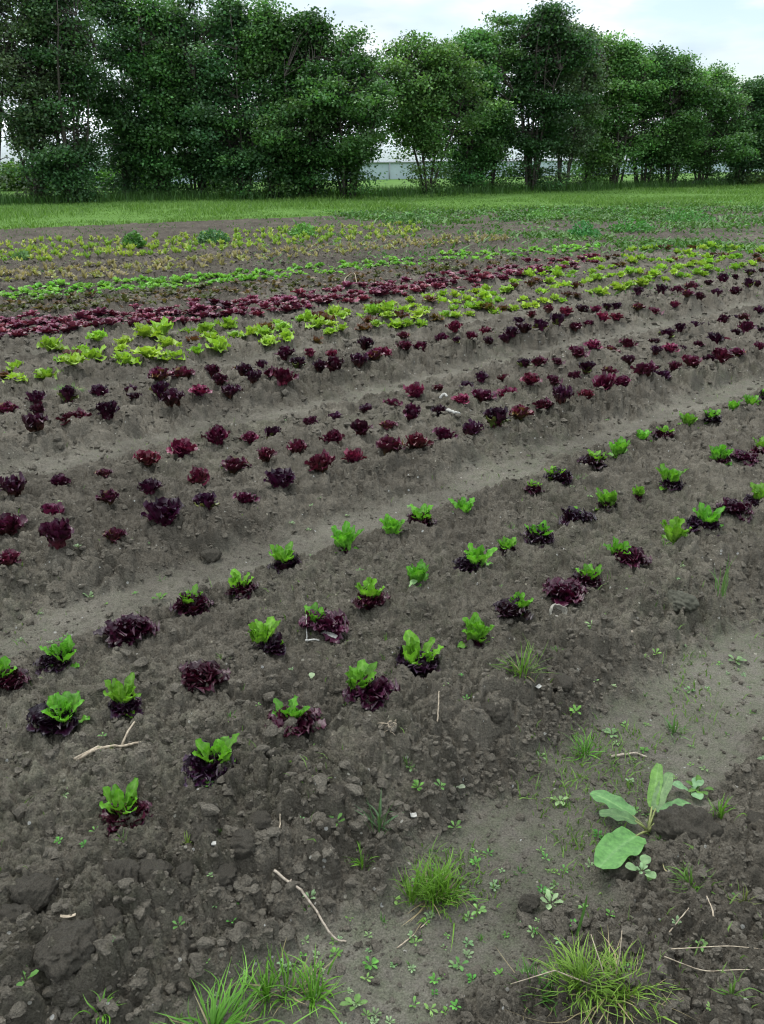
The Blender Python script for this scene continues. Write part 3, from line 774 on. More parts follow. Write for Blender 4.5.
band('green_lettuce_seedling', GR_ME, [(-15, 306), (250, 284), (420, 267), (600, 252)], [(-15, 295), (250, 275), (420, 258), (600, 247)], 296, -12, 600,
     'small bright green lettuce', 'green strip', 'bright green lettuces in the narrow strip', 43, (.8, 1.2), .92, 4, .16)
band('pale_pink_seedling', PK_ME, [(-15, 286), (130, 280), (260, 263), (420, 250), (510, 243)], [(-15, 272), (130, 266), (260, 252), (420, 241), (510, 237)], 201, -12, 510,
     'pale pinkish seedling', 'pinkish rows', 'pale pinkish seedlings', 44, (1.5, 2.2), .95, 3, .1)
band('yellow_seedling', SD_ME, [(-15, 268), (130, 260), (260, 250), (420, 238)], [(-15, 243), (130, 240), (260, 231), (420, 224)], 285, -12, 420,
     'yellow-green seedling', 'far yellowish rows', 'yellow-green seedlings', 45, (1.5, 2.3), .98, 5, .06)

# ------------------------------------------------------------------ weeds
def leaves_mesh(centres, per, sig, size, cols, r, up=.75):
    n = len(centres) * per
    c = np.repeat(centres, per, 0) + r.normal(0, 1, (n, 3)) * np.asarray(sig)
    # sprays droop a little at their rim
    nrm = np.array([0, 0, up]) + r.normal(0, .55, (n, 3)); nrm /= np.linalg.norm(nrm, axis=1)[:, None]
    a = np.cross(nrm, r.normal(0, 1, (n, 3))); a /= np.linalg.norm(a, axis=1)[:, None] + 1e-9
    b = np.cross(nrm, a)
    L = size * r.uniform(.7, 1.3, (n, 1)); Wd = L * .42
    fold = nrm * L * .10
    v = np.stack([c - a * L * .5, c - a * L * .05 + b * Wd + fold, c + a * L * .5, c - a * L * .05 - b * Wd + fold], 1).reshape(-1, 3)
    k = np.arange(n) * 4
    t = np.concatenate([np.stack([k, k + 1, k + 2], 1), np.stack([k, k + 2, k + 3], 1)])
    col = np.repeat(cols, per, 0) * r.uniform(.75, 1.3, (n, 1))
    return v, t, np.repeat(col, 4, 0)

def build_weed_patch():
    """the far corner of the field that has grown over"""
    mb = MB(); n = 34000
    px = rng.uniform(250, 800, n); py = rng.uniform(203, 262, n)
    x, y = gp(px, py)
    lim = np.interp(px, [250, 330, 430, 520, 640, 764, 800], [205, 213, 225, 236, 246, 250, 250])
    den = fbm(x * .55, y * .8, 33, 4)
    keep = (rng.random(n) < sstep(240, 420, px + 60 * den) * (sstep(.47, .66, den) * (1 - sstep(-4, 8, py - lim)) + .08)) & (y < verge_edge(x) + 1)
    x, y, den = x[keep], y[keep], den[keep]
    z = h_smooth(x, y)
    h = rng.uniform(.03, .11, len(x)) * (.45 + den)
    blades(mb, x, y, z, h, rng.uniform(.03, .08, len(x)), 1.2, (0.05, 0.12, 0.025), (0.13, 0.24, 0.06))
    n = 2600
    px = rng.uniform(230, 800, n); py = rng.uniform(202, 254, n)
    x, y = gp(px, py)
    lim = np.interp(px, [230, 330, 430, 520, 640, 764, 800], [204, 213, 227, 240, 250, 254, 254])
    den = fbm(x * .5, y * .7, 34, 4)
    k = (rng.random(n) < sstep(200, 470, px + 80 * (den - .5)) * np.where(py < 221, .8, .12) * (.2 + sstep(.46, .62, den)) * (py < lim + 3)) & (y < verge_edge(x) + 1)
    C = np.stack([x[k], y[k], h_smooth(x[k], y[k]) + .035], 1)
    cols = np.array([.085, .185, .04])[None] * rng.uniform(.6, 1.35, (len(C), 1)) * (1 + rng.normal(0, .08, (len(C), 3)))
    vv, t_, cc = leaves_mesh(C, 40, (.15, .15, .04), .065, cols, rng)
    mb.add(vv, None, t_, cc)
    # thin low cover between the far rows and along the near paths
    n = 16000
    px = rng.uniform(-20, 790, n); py = rng.uniform(222, 300, n)
    x, y = gp(px, py); keep = (rng.random(n) < .12 + .6 * sstep(.44, .62, fbm(x * .7, y * .7, 71, 3))); x, y = x[keep], y[keep]
    blades(mb, x, y, h_smooth(x, y), rng.uniform(.02, .06, len(x)), rng.uniform(.02, .045, len(x)), .8, (0.06, 0.12, 0.03), (0.12, 0.21, 0.06))
    tag(obj('weeds', mb.mesh('weeds', M_WEED)), kind='stuff')
    # films of tiny sprouts on the near ground, too small to count
    mb = MB(); n = 42000
    r = CAM_H * np.tan(rng.uniform(math.atan(1.0 / CAM_H), math.atan(9 / CAM_H), n)); th = rng.uniform(-.6, .6, n)
    x, y = r * np.sin(th), r * np.cos(th)
    p = path_of(x, y); pat = sstep(.46, .64, fbm(x * 3.1, y * 3.1, 83, 3))
    keep = rng.random(n) < (.06 + .8 * p) * pat * np.where(uv_of(x, y)[1] < 1.5, 1.25, .45); x, y = x[keep], y[keep]
    blades(mb, x, y, g_height(x, y), rng.uniform(.008, .028, len(x)), rng.uniform(.0025, .006, len(x)), .9, (0.07, 0.15, 0.03), (0.14, 0.27, 0.06))
    tag(obj('ground_cover', mb.mesh('ground_cover', M_WEED)), kind='stuff')
build_weed_patch()

def seedling_mesh(seed, n, col, L=.022):
    rs = random.Random(seed); mb = MB()
    for k in range(n):
        st = rs.uniform(.25, .6) * L; e0 = rs.uniform(.15, 1.0); a = k * 2.4 + rs.uniform(-.4, .4)
        v, q, t, s = leaf(L * rs.uniform(.7, 1.2), L * rs.uniform(.4, .62), 6, 5, e0, rs.uniform(.3, .9), .3, .05, 5, .08, 'spoon', st * .5, rs)
        v[:, 2] += st * .6
        mb.add(spin(v, a), q, None, np.asarray(col) * (1 + rs.uniform(-.2, .25)))
    tube(mb, [(0, 0, -.004), (0.001, 0, L * .5)], [.0011, .0007], 4, (.12, .2, .06))
    return mb.mesh('weed_seedling', M_WEED)
WEEDC = [(.10, .22, .05), (.13, .26, .07), (.16, .27, .11), (.09, .24, .04), (.20, .30, .15)]
SEED_ME = [seedling_mesh(1100 + k, 4 + k % 5, WEEDC[k % 5]) for k in range(10)]
for k_, me_ in enumerate(SEED_ME): me_['kind_no'] = k_
WEEDN = ["dark green", "fresh green", "pale green", "bright green", "whitish green"]
MARKS = []
for r_, w_ in ((ROW_A, 'front'), (ROW_B, 'second'), (ROW_C, 'third')):
    MARKS += [(*at(p[0], p[1]), "%s lettuce of the %s row" % (nth(k_ + 1), w_)) for k_, p in enumerate(sorted(r_))]
MARKS += [(*at(p[0], p[1]), "%s near-row red lettuce" % nth(k_ + 1)) for k_, p in enumerate(sorted(ROW_F))]
MARKS += [(*at(a_, b_), w_) for a_, b_, w_ in ((428, 900, "dense bright tuft"), (608, 1000, "yellow-green clump"), (292, 985, "broad-bladed tuft"), (212, 1015, "spreading tuft"), (645, 832, "dock plant"), (605, 860, "largest dock leaf"),
    (679, 610, "mossy stone"), (310, 915, "curved twig"), (110, 757, "forked straw"), (553, 626, "broken shell"), (520, 690, "star-shaped tuft"), (330, 642, "plant label"), (62, 958, "largest clod"), (140, 884, "split clod"), (491, 718, "squared clod"),
    (690, 838, "dark broad clod"), (629, 756, "short pale twig"), (720, 598, "tall thin tuft"), (690, 888, "low yellow-green tuft"), (720, 970, "two long straws"), (585, 752, "thin bright sprout"), (380, 832, "blue-green bent grass"), (392, 749, "dry root ball"), (210, 835, "upright pointed clod"), (675, 730, "faint grass sprout"))]
def where_from(mk, x, y):
    dx, dy = x - mk[0], y - mk[1]; d = math.hypot(dx, dy)
    side = "behind" if dy > abs(dx) * 1.2 else "in front of" if -dy > abs(dx) * 1.2 else "beside"
    return ("just " if d < .10 else "some way " if d > .24 else "") + side + " the " + mk[2]
def weed_seedlings():
    rs = random.Random(61)
    known = [(28, 990, 34), (62, 795, 16), (160, 602, 18), (550, 905, 26), (640, 885, 16), (336, 828, 22), (310, 905, 14), (355, 1005, 26), (312, 752, 10), (412, 775, 14), (418, 800, 16), (735, 662, 18), (575, 720, 14), (590, 640, 14), (612, 735, 16),
             (232, 928, 12), (180, 935, 16), (240, 915, 16), (700, 790, 26), (560, 800, 18), (598, 836, 14), (440, 808, 16), (455, 830, 16), (478, 912, 18), (540, 760, 14), (370, 965, 18), (395, 905, 18), (285, 965, 16), (460, 965, 20), (700, 950, 16), (737, 905, 16), (625, 600, 12), (655, 660, 14), (690, 690, 14), (60, 640, 10), (90, 600, 12), (410, 510, 10), (120, 520, 9), (360, 580, 9), (80, 560, 9)]
    pts = [(p[0], p[1], p[2]) for p in known]
    while len(pts) < 285:
        r = CAM_H * math.tan(rs.uniform(math.atan(1.15 / CAM_H), math.atan(5.5 / CAM_H))); a = rs.uniform(-.5, .5)
        x, y = r * math.sin(a), r * math.cos(a)
        pth = float(path_of(np.array([x]), np.array([y]))[0]); den = float(fbm(np.array([x * 2.2]), np.array([y * 2.2]), 83, 3)[0])
        if rs.random() < (.16 + .84 * pth) * min(1, max(0.1, (den - .35) * 4)):
            pts.append((x, y, None))
    for k, (a, b, w) in enumerate(pts):
        if w is None: x, y, s = a, b, rs.uniform(.28, .62)
        else:
            x, y = at(a, b); s = w * px_size(x, y) / .050
        o = obj('weed_seedling', SEED_ME[rs.randrange(10)], None, (x, y, gz(x, y) - .001), rs.uniform(0, 6.28), s)
        p = float(path_of(np.array([x]), np.array([y]))[0]); u, v = uv_of(x, y)
        lab = None; mi = int(o.data['kind_no']); look = "%s %s %s-leaved weed" % ("tiny" if s < .42 else "small" if s < .55 else "larger", WEEDN[mi % 5], ["four", "five", "six", "seven", "eight"][mi % 5])
        if k == 0: lab, g = "round-leaved pale green weed at the corner under the largest clod", None
        else:
            q = min(range(len(MARKS)), key=lambda q: (MARKS[q][0] - x) ** 2 + (MARKS[q][1] - y) ** 2)
            lab = look + " " + where_from(MARKS[q], x, y); g = 'weed seedlings on the open soil'
        tag(o, lab, 'weed', g)
weed_seedlings()

# ------------------------------------------------------------------ grass tufts and sprouts
def tuft_arrays(mb, n, H, spread, wd, ca, cb, rs, droop=.9, x0=0, y0=0, arc=6.283, a0=0, seg=7):
    lop = rs.uniform(0, 6.28)
    for k in range(n):
        a = a0 + rs.uniform(0, arc); h = H * rs.uniform(.35, 1.1) * (1 + .25 * math.cos(a - lop)); out_ = spread * rs.uniform(.15, 1.0)
        t = np.linspace(0, 1, seg)
        b = abs(rs.gauss(0, .30)) * spread
        if rs.random() < .12: h *= .5; out_ *= 1.5
        rr = b + out_ * t ** rs.uniform(1.2, 1.9)
        z = h * (t - .32 * droop * (out_ / spread) * t ** 2.4)
        w = wd * rs.uniform(.7, 1.2) * (1 - t ** 2.2) * (.6 + .8 * np.minimum(t * 3, 1) * .5) + .0002
        wob = rs.uniform(-.25, .25)
        aa = a + wob * t + rs.choice((0, 0, 0, .9, -.9)) * np.maximum(t - .55, 0)
        cx, cy = x0 + rr * np.cos(aa), y0 + rr * np.sin(aa)
        tx, ty = -np.sin(aa), np.cos(aa)
        tw = rs.uniform(-.8, .8)
        l = np.stack([cx - tx * w / 2, cy - ty * w / 2, z - tw * w * .4], 1); r = np.stack([cx + tx * w / 2, cy + ty * w / 2, z + tw * w * .4], 1)
        v = np.stack([l, r], 1).reshape(-1, 3)
        i = np.arange(seg - 1) * 2
        q = np.stack([i, i + 1, i + 3, i + 2], 1)
        f = rs.random(); c = lerp(np.asarray(ca) * .8, np.asarray(ca) * (1 - f) + np.asarray(cb) * f, np.repeat(t, 2))
        mb.add(v, q, None, c)

GA, GB = (0.10, 0.25, 0.025), (0.18, 0.38, 0.05)
def grass_tuft(px, py, wpx, hpx, n, label, group=None, ca=GA, cb=GB, blade=.0034, droop=1.1, name='grass_tuft', stalks=()):
    x, y = at(px, py); m = px_size(x, y); rs = random.Random(int(px * 7 + py))
    mb = MB(); n = int(n * 1.35); H, sp = hpx * m * .78, wpx * m * .52
    if n > 120:     # a big tuft is several crowns grown together
        for q in range(5):
            tuft_arrays(mb, n // 5, H * rs.uniform(.7, 1.1), sp * .62, blade, ca, cb, rs, droop, rs.uniform(-.55, .55) * sp, rs.uniform(-.28, .28) * sp)
    else:
        tuft_arrays(mb, n, H, sp, blade, ca, cb, rs, droop)
    if n > 60:   # some bleached dead blades at the foot
        tuft_arrays(mb, n // 8, H * .5, sp * .9, blade * .9, (.28, .24, .13), (.36, .30, .17), rs, 1.5)
    me = mb.mesh(name, M_GRASS)
    root = obj(name, me, None, (x, y, gz(x, y) - .004))
    tag(root, label, 'grass', group)
    for pts in stalks:
        b = MB(); tube(b, pts, np.linspace(.0016, .0008, len(pts)), 5); obj('dry_stalk', b.mesh('dry_stalk', M_STRAW), root)
    return root

grass_tuft(428, 900, 84, 62, 190, "dense bright green tuft of grass alone on the bare path", blade=.0034)
grass_tuft(608, 1006, 124, 58, 280, "large yellow-green grass clump with dry stalks at the path edge", ca=(.10, .20, .025), cb=(.23, .37, .06), blade=.0032,
           stalks=[[(.0, .0, .0), (-.02, .02, .06), (-.035, .05, .10)], [(.01, .01, .0), (.02, .03, .07), (.025, .05, .11)], [(-.03, 0, .02), (-.11, .01, .05), (-.2, -.02, .05)]])
grass_tuft(545, 1002, 90, 52, 120, "darker green grass tuft touching the yellow-green clump", ca=(.05, .15, .02), cb=(.10, .25, .035), blade=.003)
grass_tuft(292, 992, 96, 62, 95, "broad-bladed open grass tuft at the bottom of the path", blade=.0042, droop=.7)
grass_tuft(212, 1032, 124, 50, 85, "spreading grass tuft cut by the bottom edge of the picture", blade=.0045, droop=.8)
grass_tuft(104, 1022, 40, 24, 16, "few grass blades at the bottom below the soil clods", blade=.004)
grass_tuft(520, 690, 48, 40, 46, "spiky star-shaped grass tuft on the edge of the first bed", droop=.6)
grass_tuft(720, 598, 26, 54, 14, "tall thin grass tuft near the path past the stone", ca=(.12, .24, .07), cb=(.18, .32, .11), droop=.3, blade=.004)
grass_tuft(690, 888, 46, 30, 46, "low yellow-green grass tuft below the dark broad clod", ca=(.10, .2, .03), cb=(.19, .33, .06))
grass_tuft(718, 830, 30, 36, 22, "bright grass sprout between the dark clods past the dock", ca=GA, cb=GB)
grass_tuft(380, 832, 60, 62, 16, "thin blue-green grass with bent blades on the bed edge", ca=(.07, .15, .06), cb=(.13, .24, .11), blade=.0045, droop=.7)
grass_tuft(362, 866, 34, 30, 30, "short upright grass sprout behind the dense bright tuft")
grass_tuft(585, 752, 40, 28, 40, "thin bright grass sprout in the middle of the path")
grass_tuft(188, 848, 16, 22, 12, "small yellowish sprout beside the pointed soil clod", ca=(.13, .2, .04), cb=(.2, .3, .07))
grass_tuft(675, 730, 34, 26, 26, "faint grass sprout on the path before the crumbly soil", ca=(.1, .2, .05), cb=(.15, .28, .08))
grass_tuft(742, 918, 28, 26, 12, "half dry sprout at the picture edge by the crumbs", ca=(.16, .2, .06), cb=(.24, .28, .1))
grass_tuft(72, 393, 34, 12, 90, "small patch of bright green grass at the third bed", blade=.005)
grass_tuft(728, 1016, 36, 30, 16, "small grass sprout beside the long dry straws", ca=(.1, .2, .03), cb=(.18, .32, .06))
grass_tuft(112, 760, 12, 16, 9, "tiny sprout growing through the pale straw", ca=(.12, .2, .05), cb=(.18, .28, .08))
rs_ = random.Random(77)
for k in range(95):
    r = CAM_H * math.tan(rs_.uniform(math.atan(1.25 / CAM_H), math.atan(4.5 / CAM_H))); a = rs_.uniform(-.45, .46)
    x, y = r * math.sin(a), r * math.cos(a)
    if (uv_of(x, y)[1] > 1.4 or float(path_of(np.array([x]), np.array([y]))[0]) < .3) and rs_.random() < .7: continue
    d = (y * math.cos(PITCH) + CAM_H * math.sin(PITCH)); px = CX + FOC * x / d
    py = CY - FOC * (-CAM_H * math.cos(PITCH) + y * math.sin(PITCH)) / d
    grass_tuft(px, py, rs_.uniform(8, 20), rs_.uniform(7, 15), rs_.randrange(5, 14), "wispy grass sprout " + where_from(min(MARKS, key=lambda q: (q[0] - x) ** 2 + (q[1] - y) ** 2), x, y), 'wispy grass sprouts', ca=(.08, .18, .035), cb=(.14, .28, .06), blade=.0022, name='grass_sprout')

# one tall single blade
x, y = at(576, 940); mb = MB()
t = np.linspace(0, 1, 10)
c = np.stack([.006 * np.sin(t * 3) + .006 * t, .012 * t - .03 * t ** 2, .165 * t - .02 * t ** 3], 1); w = .006 * (1 - t ** 3) + .0006
v = np.stack([c - np.stack([w / 2, w * 0, w * 0], 1), c + np.stack([w / 2, w * 0, w * .3], 1)], 1).reshape(-1, 3); i = np.arange(9) * 2
mb.add(v, np.stack([i, i + 1, i + 3, i + 2], 1), None, (.06, .15, .04))
tag(obj('tall_grass', mb.mesh('tall_grass', M_GRASS), None, (x, y, gz(x, y) - .003)), "single tall dark green blade behind the yellow-green grass clump", 'grass')

# ------------------------------------------------------------------ the broad-leaved dock
def dock():
    x0, y0 = at(648, 832); z0 = gz(x0, y0) + .006
    root = tag(empty('dock_plant', (x0, y0, z0)), "broad-leaved dock plant with a large pale green leaf beside the path", 'weed')
    m = px_size(x0, y0)
    # leaf tip pixel, width px, tip height (m), colour
    spec = [((598, 884), 38, .008, (.10, .205, .055), .12), ((590, 806), 25, .035, (.09, .195, .065), .10), ((656, 782), 15, .075, (.12, .24, .05), .20), ((598, 828), 18, .02, (.10, .21, .08), .2),
            ((686, 816), 20, .03, (.11, .21, .075), .2), ((668, 790), 16, .02, (.12, .22, .09), .2)]
    rs = random.Random(4)
    for k, ((px, py), w, hz, col, up) in enumerate(spec):
        tx, ty = at(px, py); L = math.hypot(tx - x0, ty - y0); a = math.atan2(ty - y0, tx - x0)
        L = max(L, .05)
        pet = .26
        b = MB()
        v, q, t, s = leaf(L * (1 - pet) * 1.04, w * m * .88, 22, 13, up * 1.1 + .18, (up * 1.5 + .28), .16, .055, 5.5, .06, 'dock', 0, rs)
        z = .022 + L * pet * math.tan(up)
        v = v + np.array([L * pet, 0, z])
        rib = np.exp(-(s / .07) ** 2)[:, None]
        vein = (np.abs(np.sin(t * 16 + np.abs(s) * 5)) < .18)[:, None] * .35
        c = np.asarray(col)[None] * (1 - rib * .4) + np.array([.20, .32, .13])[None] * rib * .4
        c = c * (1 - vein * .25)
        b.add(spin(v, a), q, None, c)
        lf = obj('leaf', b.mesh('leaf', M_WEED), root)
        if k == 0: lf['label'] = 'largest pale green leaf lying flat'
        b = MB(); tube(b, spin(np.array([[0, 0, 0], [L * pet * .5, 0, z * .6], [L * pet * 1.1, 0, z + .002]]), a), [.0035, .003, .0022], 6, (.22, .26, .10))
        obj('leaf_stalk', b.mesh('leaf_stalk', M_WEED), root)
dock()
def pair_plant(px, py, w, label, col, seed, n=2, L=.03):
    x, y = at(px, py); rs = random.Random(seed); mb = MB(); s0 = w * px_size(x, y) / 2
    for k in range(n):
        v, q, t, s = leaf(s0 * 1.1, s0 * .8, 8, 7, .5, .6, .2, .03, 4, 0, 'spoon', s0 * .2, rs)
        v[:, 2] += s0 * .35
        mb.add(spin(v, k * 6.28 / n + rs.uniform(-.3, .3) + seed), q, None, col)
    tube(mb, [(0, 0, -.004), (0, 0, s0 * .45)], [.0016, .001], 5, (.14, .2, .07))
    tag(obj('broad_leaved_weed', mb.mesh('broad_leaved_weed', M_WEED), None, (x, y, gz(x, y))), label, 'weed')
pair_plant(691, 792, 30, "small two-leaved weed behind the dock plant", (.13, .25, .12), 3, 3)
pair_plant(640, 884, 28, "young pale weed below the largest dock leaf", (.15, .27, .12), 5, 3)
pair_plant(408, 594, 20, "single pale cotyledon at the foot of the green lettuce", (.2, .3, .12), 7, 1)
pair_plant(311, 684, 16, "pale two-leaved sprout between the front rows of lettuce", (.24, .32, .18), 8, 2)
pair_plant(454, 798, 18, "pale grey two-leaved sprout with bent stem on the path", (.22, .25, .17), 9, 2)

# fluffy weeds standing in the far rows
def bush_weed(px, py, w, h, label, col, seed, n=500):
    x, y = at(px, py); m = px_size(x, y); mb = MB(); r = np.random.default_rng(seed)
    H, sp = h * m, w * m / 2
    th = r.uniform(0, 6.28, n); rr = np.sqrt(r.random(n)) * sp; zz_ = r.random(n) * H * (1 - (rr / sp) ** 2 * .7)
    c = np.stack([rr * np.cos(th), rr * np.sin(th), zz_], 1)
    d1 = r.normal(0, 1, (n, 3)); d1[:, 2] = np.abs(d1[:, 2]) * .6; d1 /= np.linalg.norm(d1, axis=1)[:, None]
    d2 = np.cross(d1, r.normal(0, 1, (n, 3))); d2 /= np.linalg.norm(d2, axis=1)[:, None]
    L = r.uniform(.03, .07, n)[:, None] * 1.2; Wd = L * .34
    v = np.stack([c, c + d1 * L * .5 + d2 * Wd, c + d1 * L, c + d1 * L * .5 - d2 * Wd], 1).reshape(-1, 3)
    q = np.arange(n * 4).reshape(-1, 4)
    cc = np.asarray(col)[None] * 1.1 * r.uniform(.7, 1.3, (n, 1))
    mb.add(v, q, None, np.repeat(cc, 4, 0))
    tag(obj('weed_bush', mb.mesh('weed_bush', M_WEED), None, (x, y, gz(x, y) - .01)), label, 'weed', 'tall weeds in the far rows')
bush_weed(135, 249, 20, 15, "fine feathery green weed standing in the far rows", (.07, .21, .04), 1)
bush_weed(213, 244, 32, 13, "wide leafy blue-green weed in the far rows", (.06, .17, .06), 2)
bush_weed(303, 237, 26, 13, "rounded feathery weed closest to the grass verge", (.08, .22, .05), 3)
bush_weed(22, 260, 14, 8, "small grey-green weed among yellow seedlings", (.10, .2, .08), 4, 200)
bush_weed(583, 238, 30, 16, "leafy weed clump in the overgrown far corner", (.06, .17, .05), 5)
bush_weed(632, 232, 44, 12, "low wide weed clump in the overgrown far corner", (.07, .19, .04), 6)
bush_weed(690, 222, 50, 12, "bright weed clump near the verge in the overgrown corner", (.09, .22, .05), 7)
bush_weed(545, 219, 40, 10, "flat weed clump before the verge, beside the rank grass", (.08, .21, .05), 8)

# ------------------------------------------------------------------ straws, twigs and litter
def px_tube(name, pix, rad, mat, label, cat, lift=None, seg=7, extra=()):
    pts = []
    for k, (px, py) in enumerate(pix):
        x, y = at(px, py); pts.append((x, y, gz(x, y) + rad * 1.2 + (lift[k] if lift else 0)))
    pts = np.array(pts); o = pts[0].copy(); P = pts - o
    tt = np.linspace(0, len(P) - 1, len(P) * 5); base = np.arange(len(P))
    Q = np.stack([np.interp(tt, base, P[:, i]) for i in range(3)], 1)
    ker = np.array([1, 2, 3, 2, 1]) / 9.0
    Qs = np.stack([np.convolve(np.pad(Q[:, i], 2, mode='edge'), ker, 'valid') for i in range(3)], 1)
    if not lift:
        gzz = g_height(Qs[:, 0] + o[0], Qs[:, 1] + o[1]); gm = np.array([gzz[max(0, k - 4):k + 5].max() for k in range(len(gzz))])
        gm = np.convolve(np.pad(gm, 3, mode='edge'), np.ones(7) / 7, 'valid'); Qs[:, 2] = gm + rad * .7 + .001 - o[2]
    wob = rng.normal(0, rad * .15, Qs.shape); mb = MB()
    tube(mb, Qs + wob, rad * (1 - .35 * np.linspace(0, 1, len(Qs))) * (1 + rng.normal(0, .06, len(Qs))), seg)
    for e in extra:
        pe = np.array([(*at(*p), 0) for p in e]); pe[:, 2] = [gz(p[0], p[1]) + rad * 1.2 + .012 for p in pe]
        tube(mb, pe - o, np.linspace(rad * .8, rad * .5, len(pe)), seg)
    return tag(obj(name, mb.mesh(name, mat), None, o), label, cat)
px_tube('twig', [(274, 881), (288, 896), (303, 909), (316, 920), (326, 934), (338, 942), (347, 943)], .0033, M_TWIG, "pale curved bare twig lying at the edge of the path", 'twig', extra=[[(291, 899), (292, 891)]])
px_tube('straw', [(76, 771), (98, 763), (120, 757), (132, 752), (146, 753)], .0045, M_STRAW, "pale flattened forked straw lying in front of the second row", 'straw', extra=[[(121, 757), (130, 746), (137, 739)], [(76, 771), (100, 760), (118, 760)]])
px_tube('twig', [(610, 757), (625, 756), (636, 754), (648, 757)], .0038, M_TWIG, "short pale twig lying across the middle of the path", 'twig')
px_tube('straw', [(664, 980), (690, 972), (725, 968), (790, 966)], .0012, M_STRAW, "upper of two long dry straws beside the yellow-green clump", 'straw', [.03, .03, .025, .01])
px_tube('straw', [(655, 993), (700, 991), (735, 987), (790, 988)], .0012, M_STRAW, "lower of two long dry straws beside the yellow-green clump", 'straw', [.025, .02, .02, .01])
px_tube('straw', [(396, 950), (412, 938), (428, 922)], .0016, M_STRAW, "thin dry stem at the foot of the dense bright tuft", 'straw')
px_tube('straw', [(437, 735), (438, 727), (438, 719)], .0022, M_STRAW, "short pale straw standing on the bed below the fifth lettuce", 'straw', [0, .012, .026])
px_tube('straw', [(280, 845), (281, 838), (281, 832)], .002, M_STRAW, "tiny pale straw upright above the curved twig", 'straw', [0, .01, .02])
px_tube('straw', [(710, 936), (708, 925), (703, 913)], .0018, M_STRAW, "bent dry stem hanging under the low yellow-green tuft", 'straw')
px_tube('straw', [(666, 942), (674, 935), (686, 928)], .0016, M_STRAW, "thin dry stem lying on the crumbs past the clump", 'straw', [0, .006, .012])
px_tube('straw', [(307, 644), (307, 637), (307, 630)], .0024, M_WHITE, "pale upright stick beside the fifth lettuce of the second row", 'stick', [0, .016, .032])
px_tube('straw', [(305, 647), (314, 646), (320, 647)], .0035, M_WHITE, "small white splinter lying beside the flat plant label", 'stick')
px_tube('curved_root', [(446, 420), (449, 424), (455, 427), (460, 426)], .011, M_WHITE, "white curved root lying among the dark red lettuces", 'root')
px_tube('curved_root', [(440, 408), (444, 408), (447, 410)], .011, M_WHITE, "white stub on a crimson lettuce in the second bed", 'root', [.05, .06, .05])
px_tube('wire_hoop', [(344, 291), (345, 284), (350, 281), (355, 283), (357, 290)], .006, M_STRAW, "thin pale hoop standing in the dull bronze strip", 'hoop', [0, .05, .08, .05, 0])

def plate(px, py, L, Wd, th, rot, tilt, name, mat, label, cat, bend=.0):
    x, y = at(px, py); mb = MB()
    n = 10; t = np.linspace(-.5, .5, n)
    wv = Wd / 2 * (1 + rng.normal(0, .06, n))
    top = [(t[k] * L, s * wv[k], bend * (t[k] * 2) ** 2 + th) for k in range(n) for s in (-1, 1)]
    bot = [(a, b, c - th) for a, b, c in top]
    v = np.array(top + bot); q = []
    for k in range(n - 1):
        a, b, c, d = 2 * k, 2 * k + 1, 2 * k + 3, 2 * k + 2
        q += [[a, d, c, b], [a + 2 * n, b + 2 * n, c + 2 * n, d + 2 * n], [a, a + 2 * n, d + 2 * n, d], [b, c, c + 2 * n, b + 2 * n]]
    e = 2 * n
    q += [[0, 1, 1 + e, e], [2 * n - 2, 2 * n - 2 + e, 2 * n - 1 + e, 2 * n - 1]]
    mb.add(v, q)
    o = obj(name, mb.mesh(name, mat, False), None, (x, y, gz(x, y) + .006)); o.rotation_euler = (tilt, tilt * .6, rot)
    return tag(o, label, cat)
plate(330, 642, .055, .018, .002, -.5, .15, 'plant_label', M_WHITE, "flat grey-white plant label lying by the second row of lettuces", 'plant label')
plate(631, 637, .05, .014, .003, .25, .1, 'wood_chip', M_TWIG, "pale flake of wood on the edge of the first bed", 'wood chip')
plate(537, 697, .022, .012, .002, .8, .2, 'plastic_scrap', M_WHITE, "bluish white scrap on the slope beside the squared clod", 'scrap', .004)
plate(413, 824, .016, .012, .003, .2, .2, 'pebble_chip', M_WHITE, "small white chip beside the blue-green bent grass", 'chip', .002)
plate(72, 937, .03, .006, .002, .2, .1, 'straw_flake', M_STRAW, "tan straw flake on the largest soil clod", 'straw', .004)
plate(215, 859, .011, .009, .004, .2, .2, 'pebble_chip', M_WHITE, "tiny white chip beside the upright pointed clod", 'chip', .001)

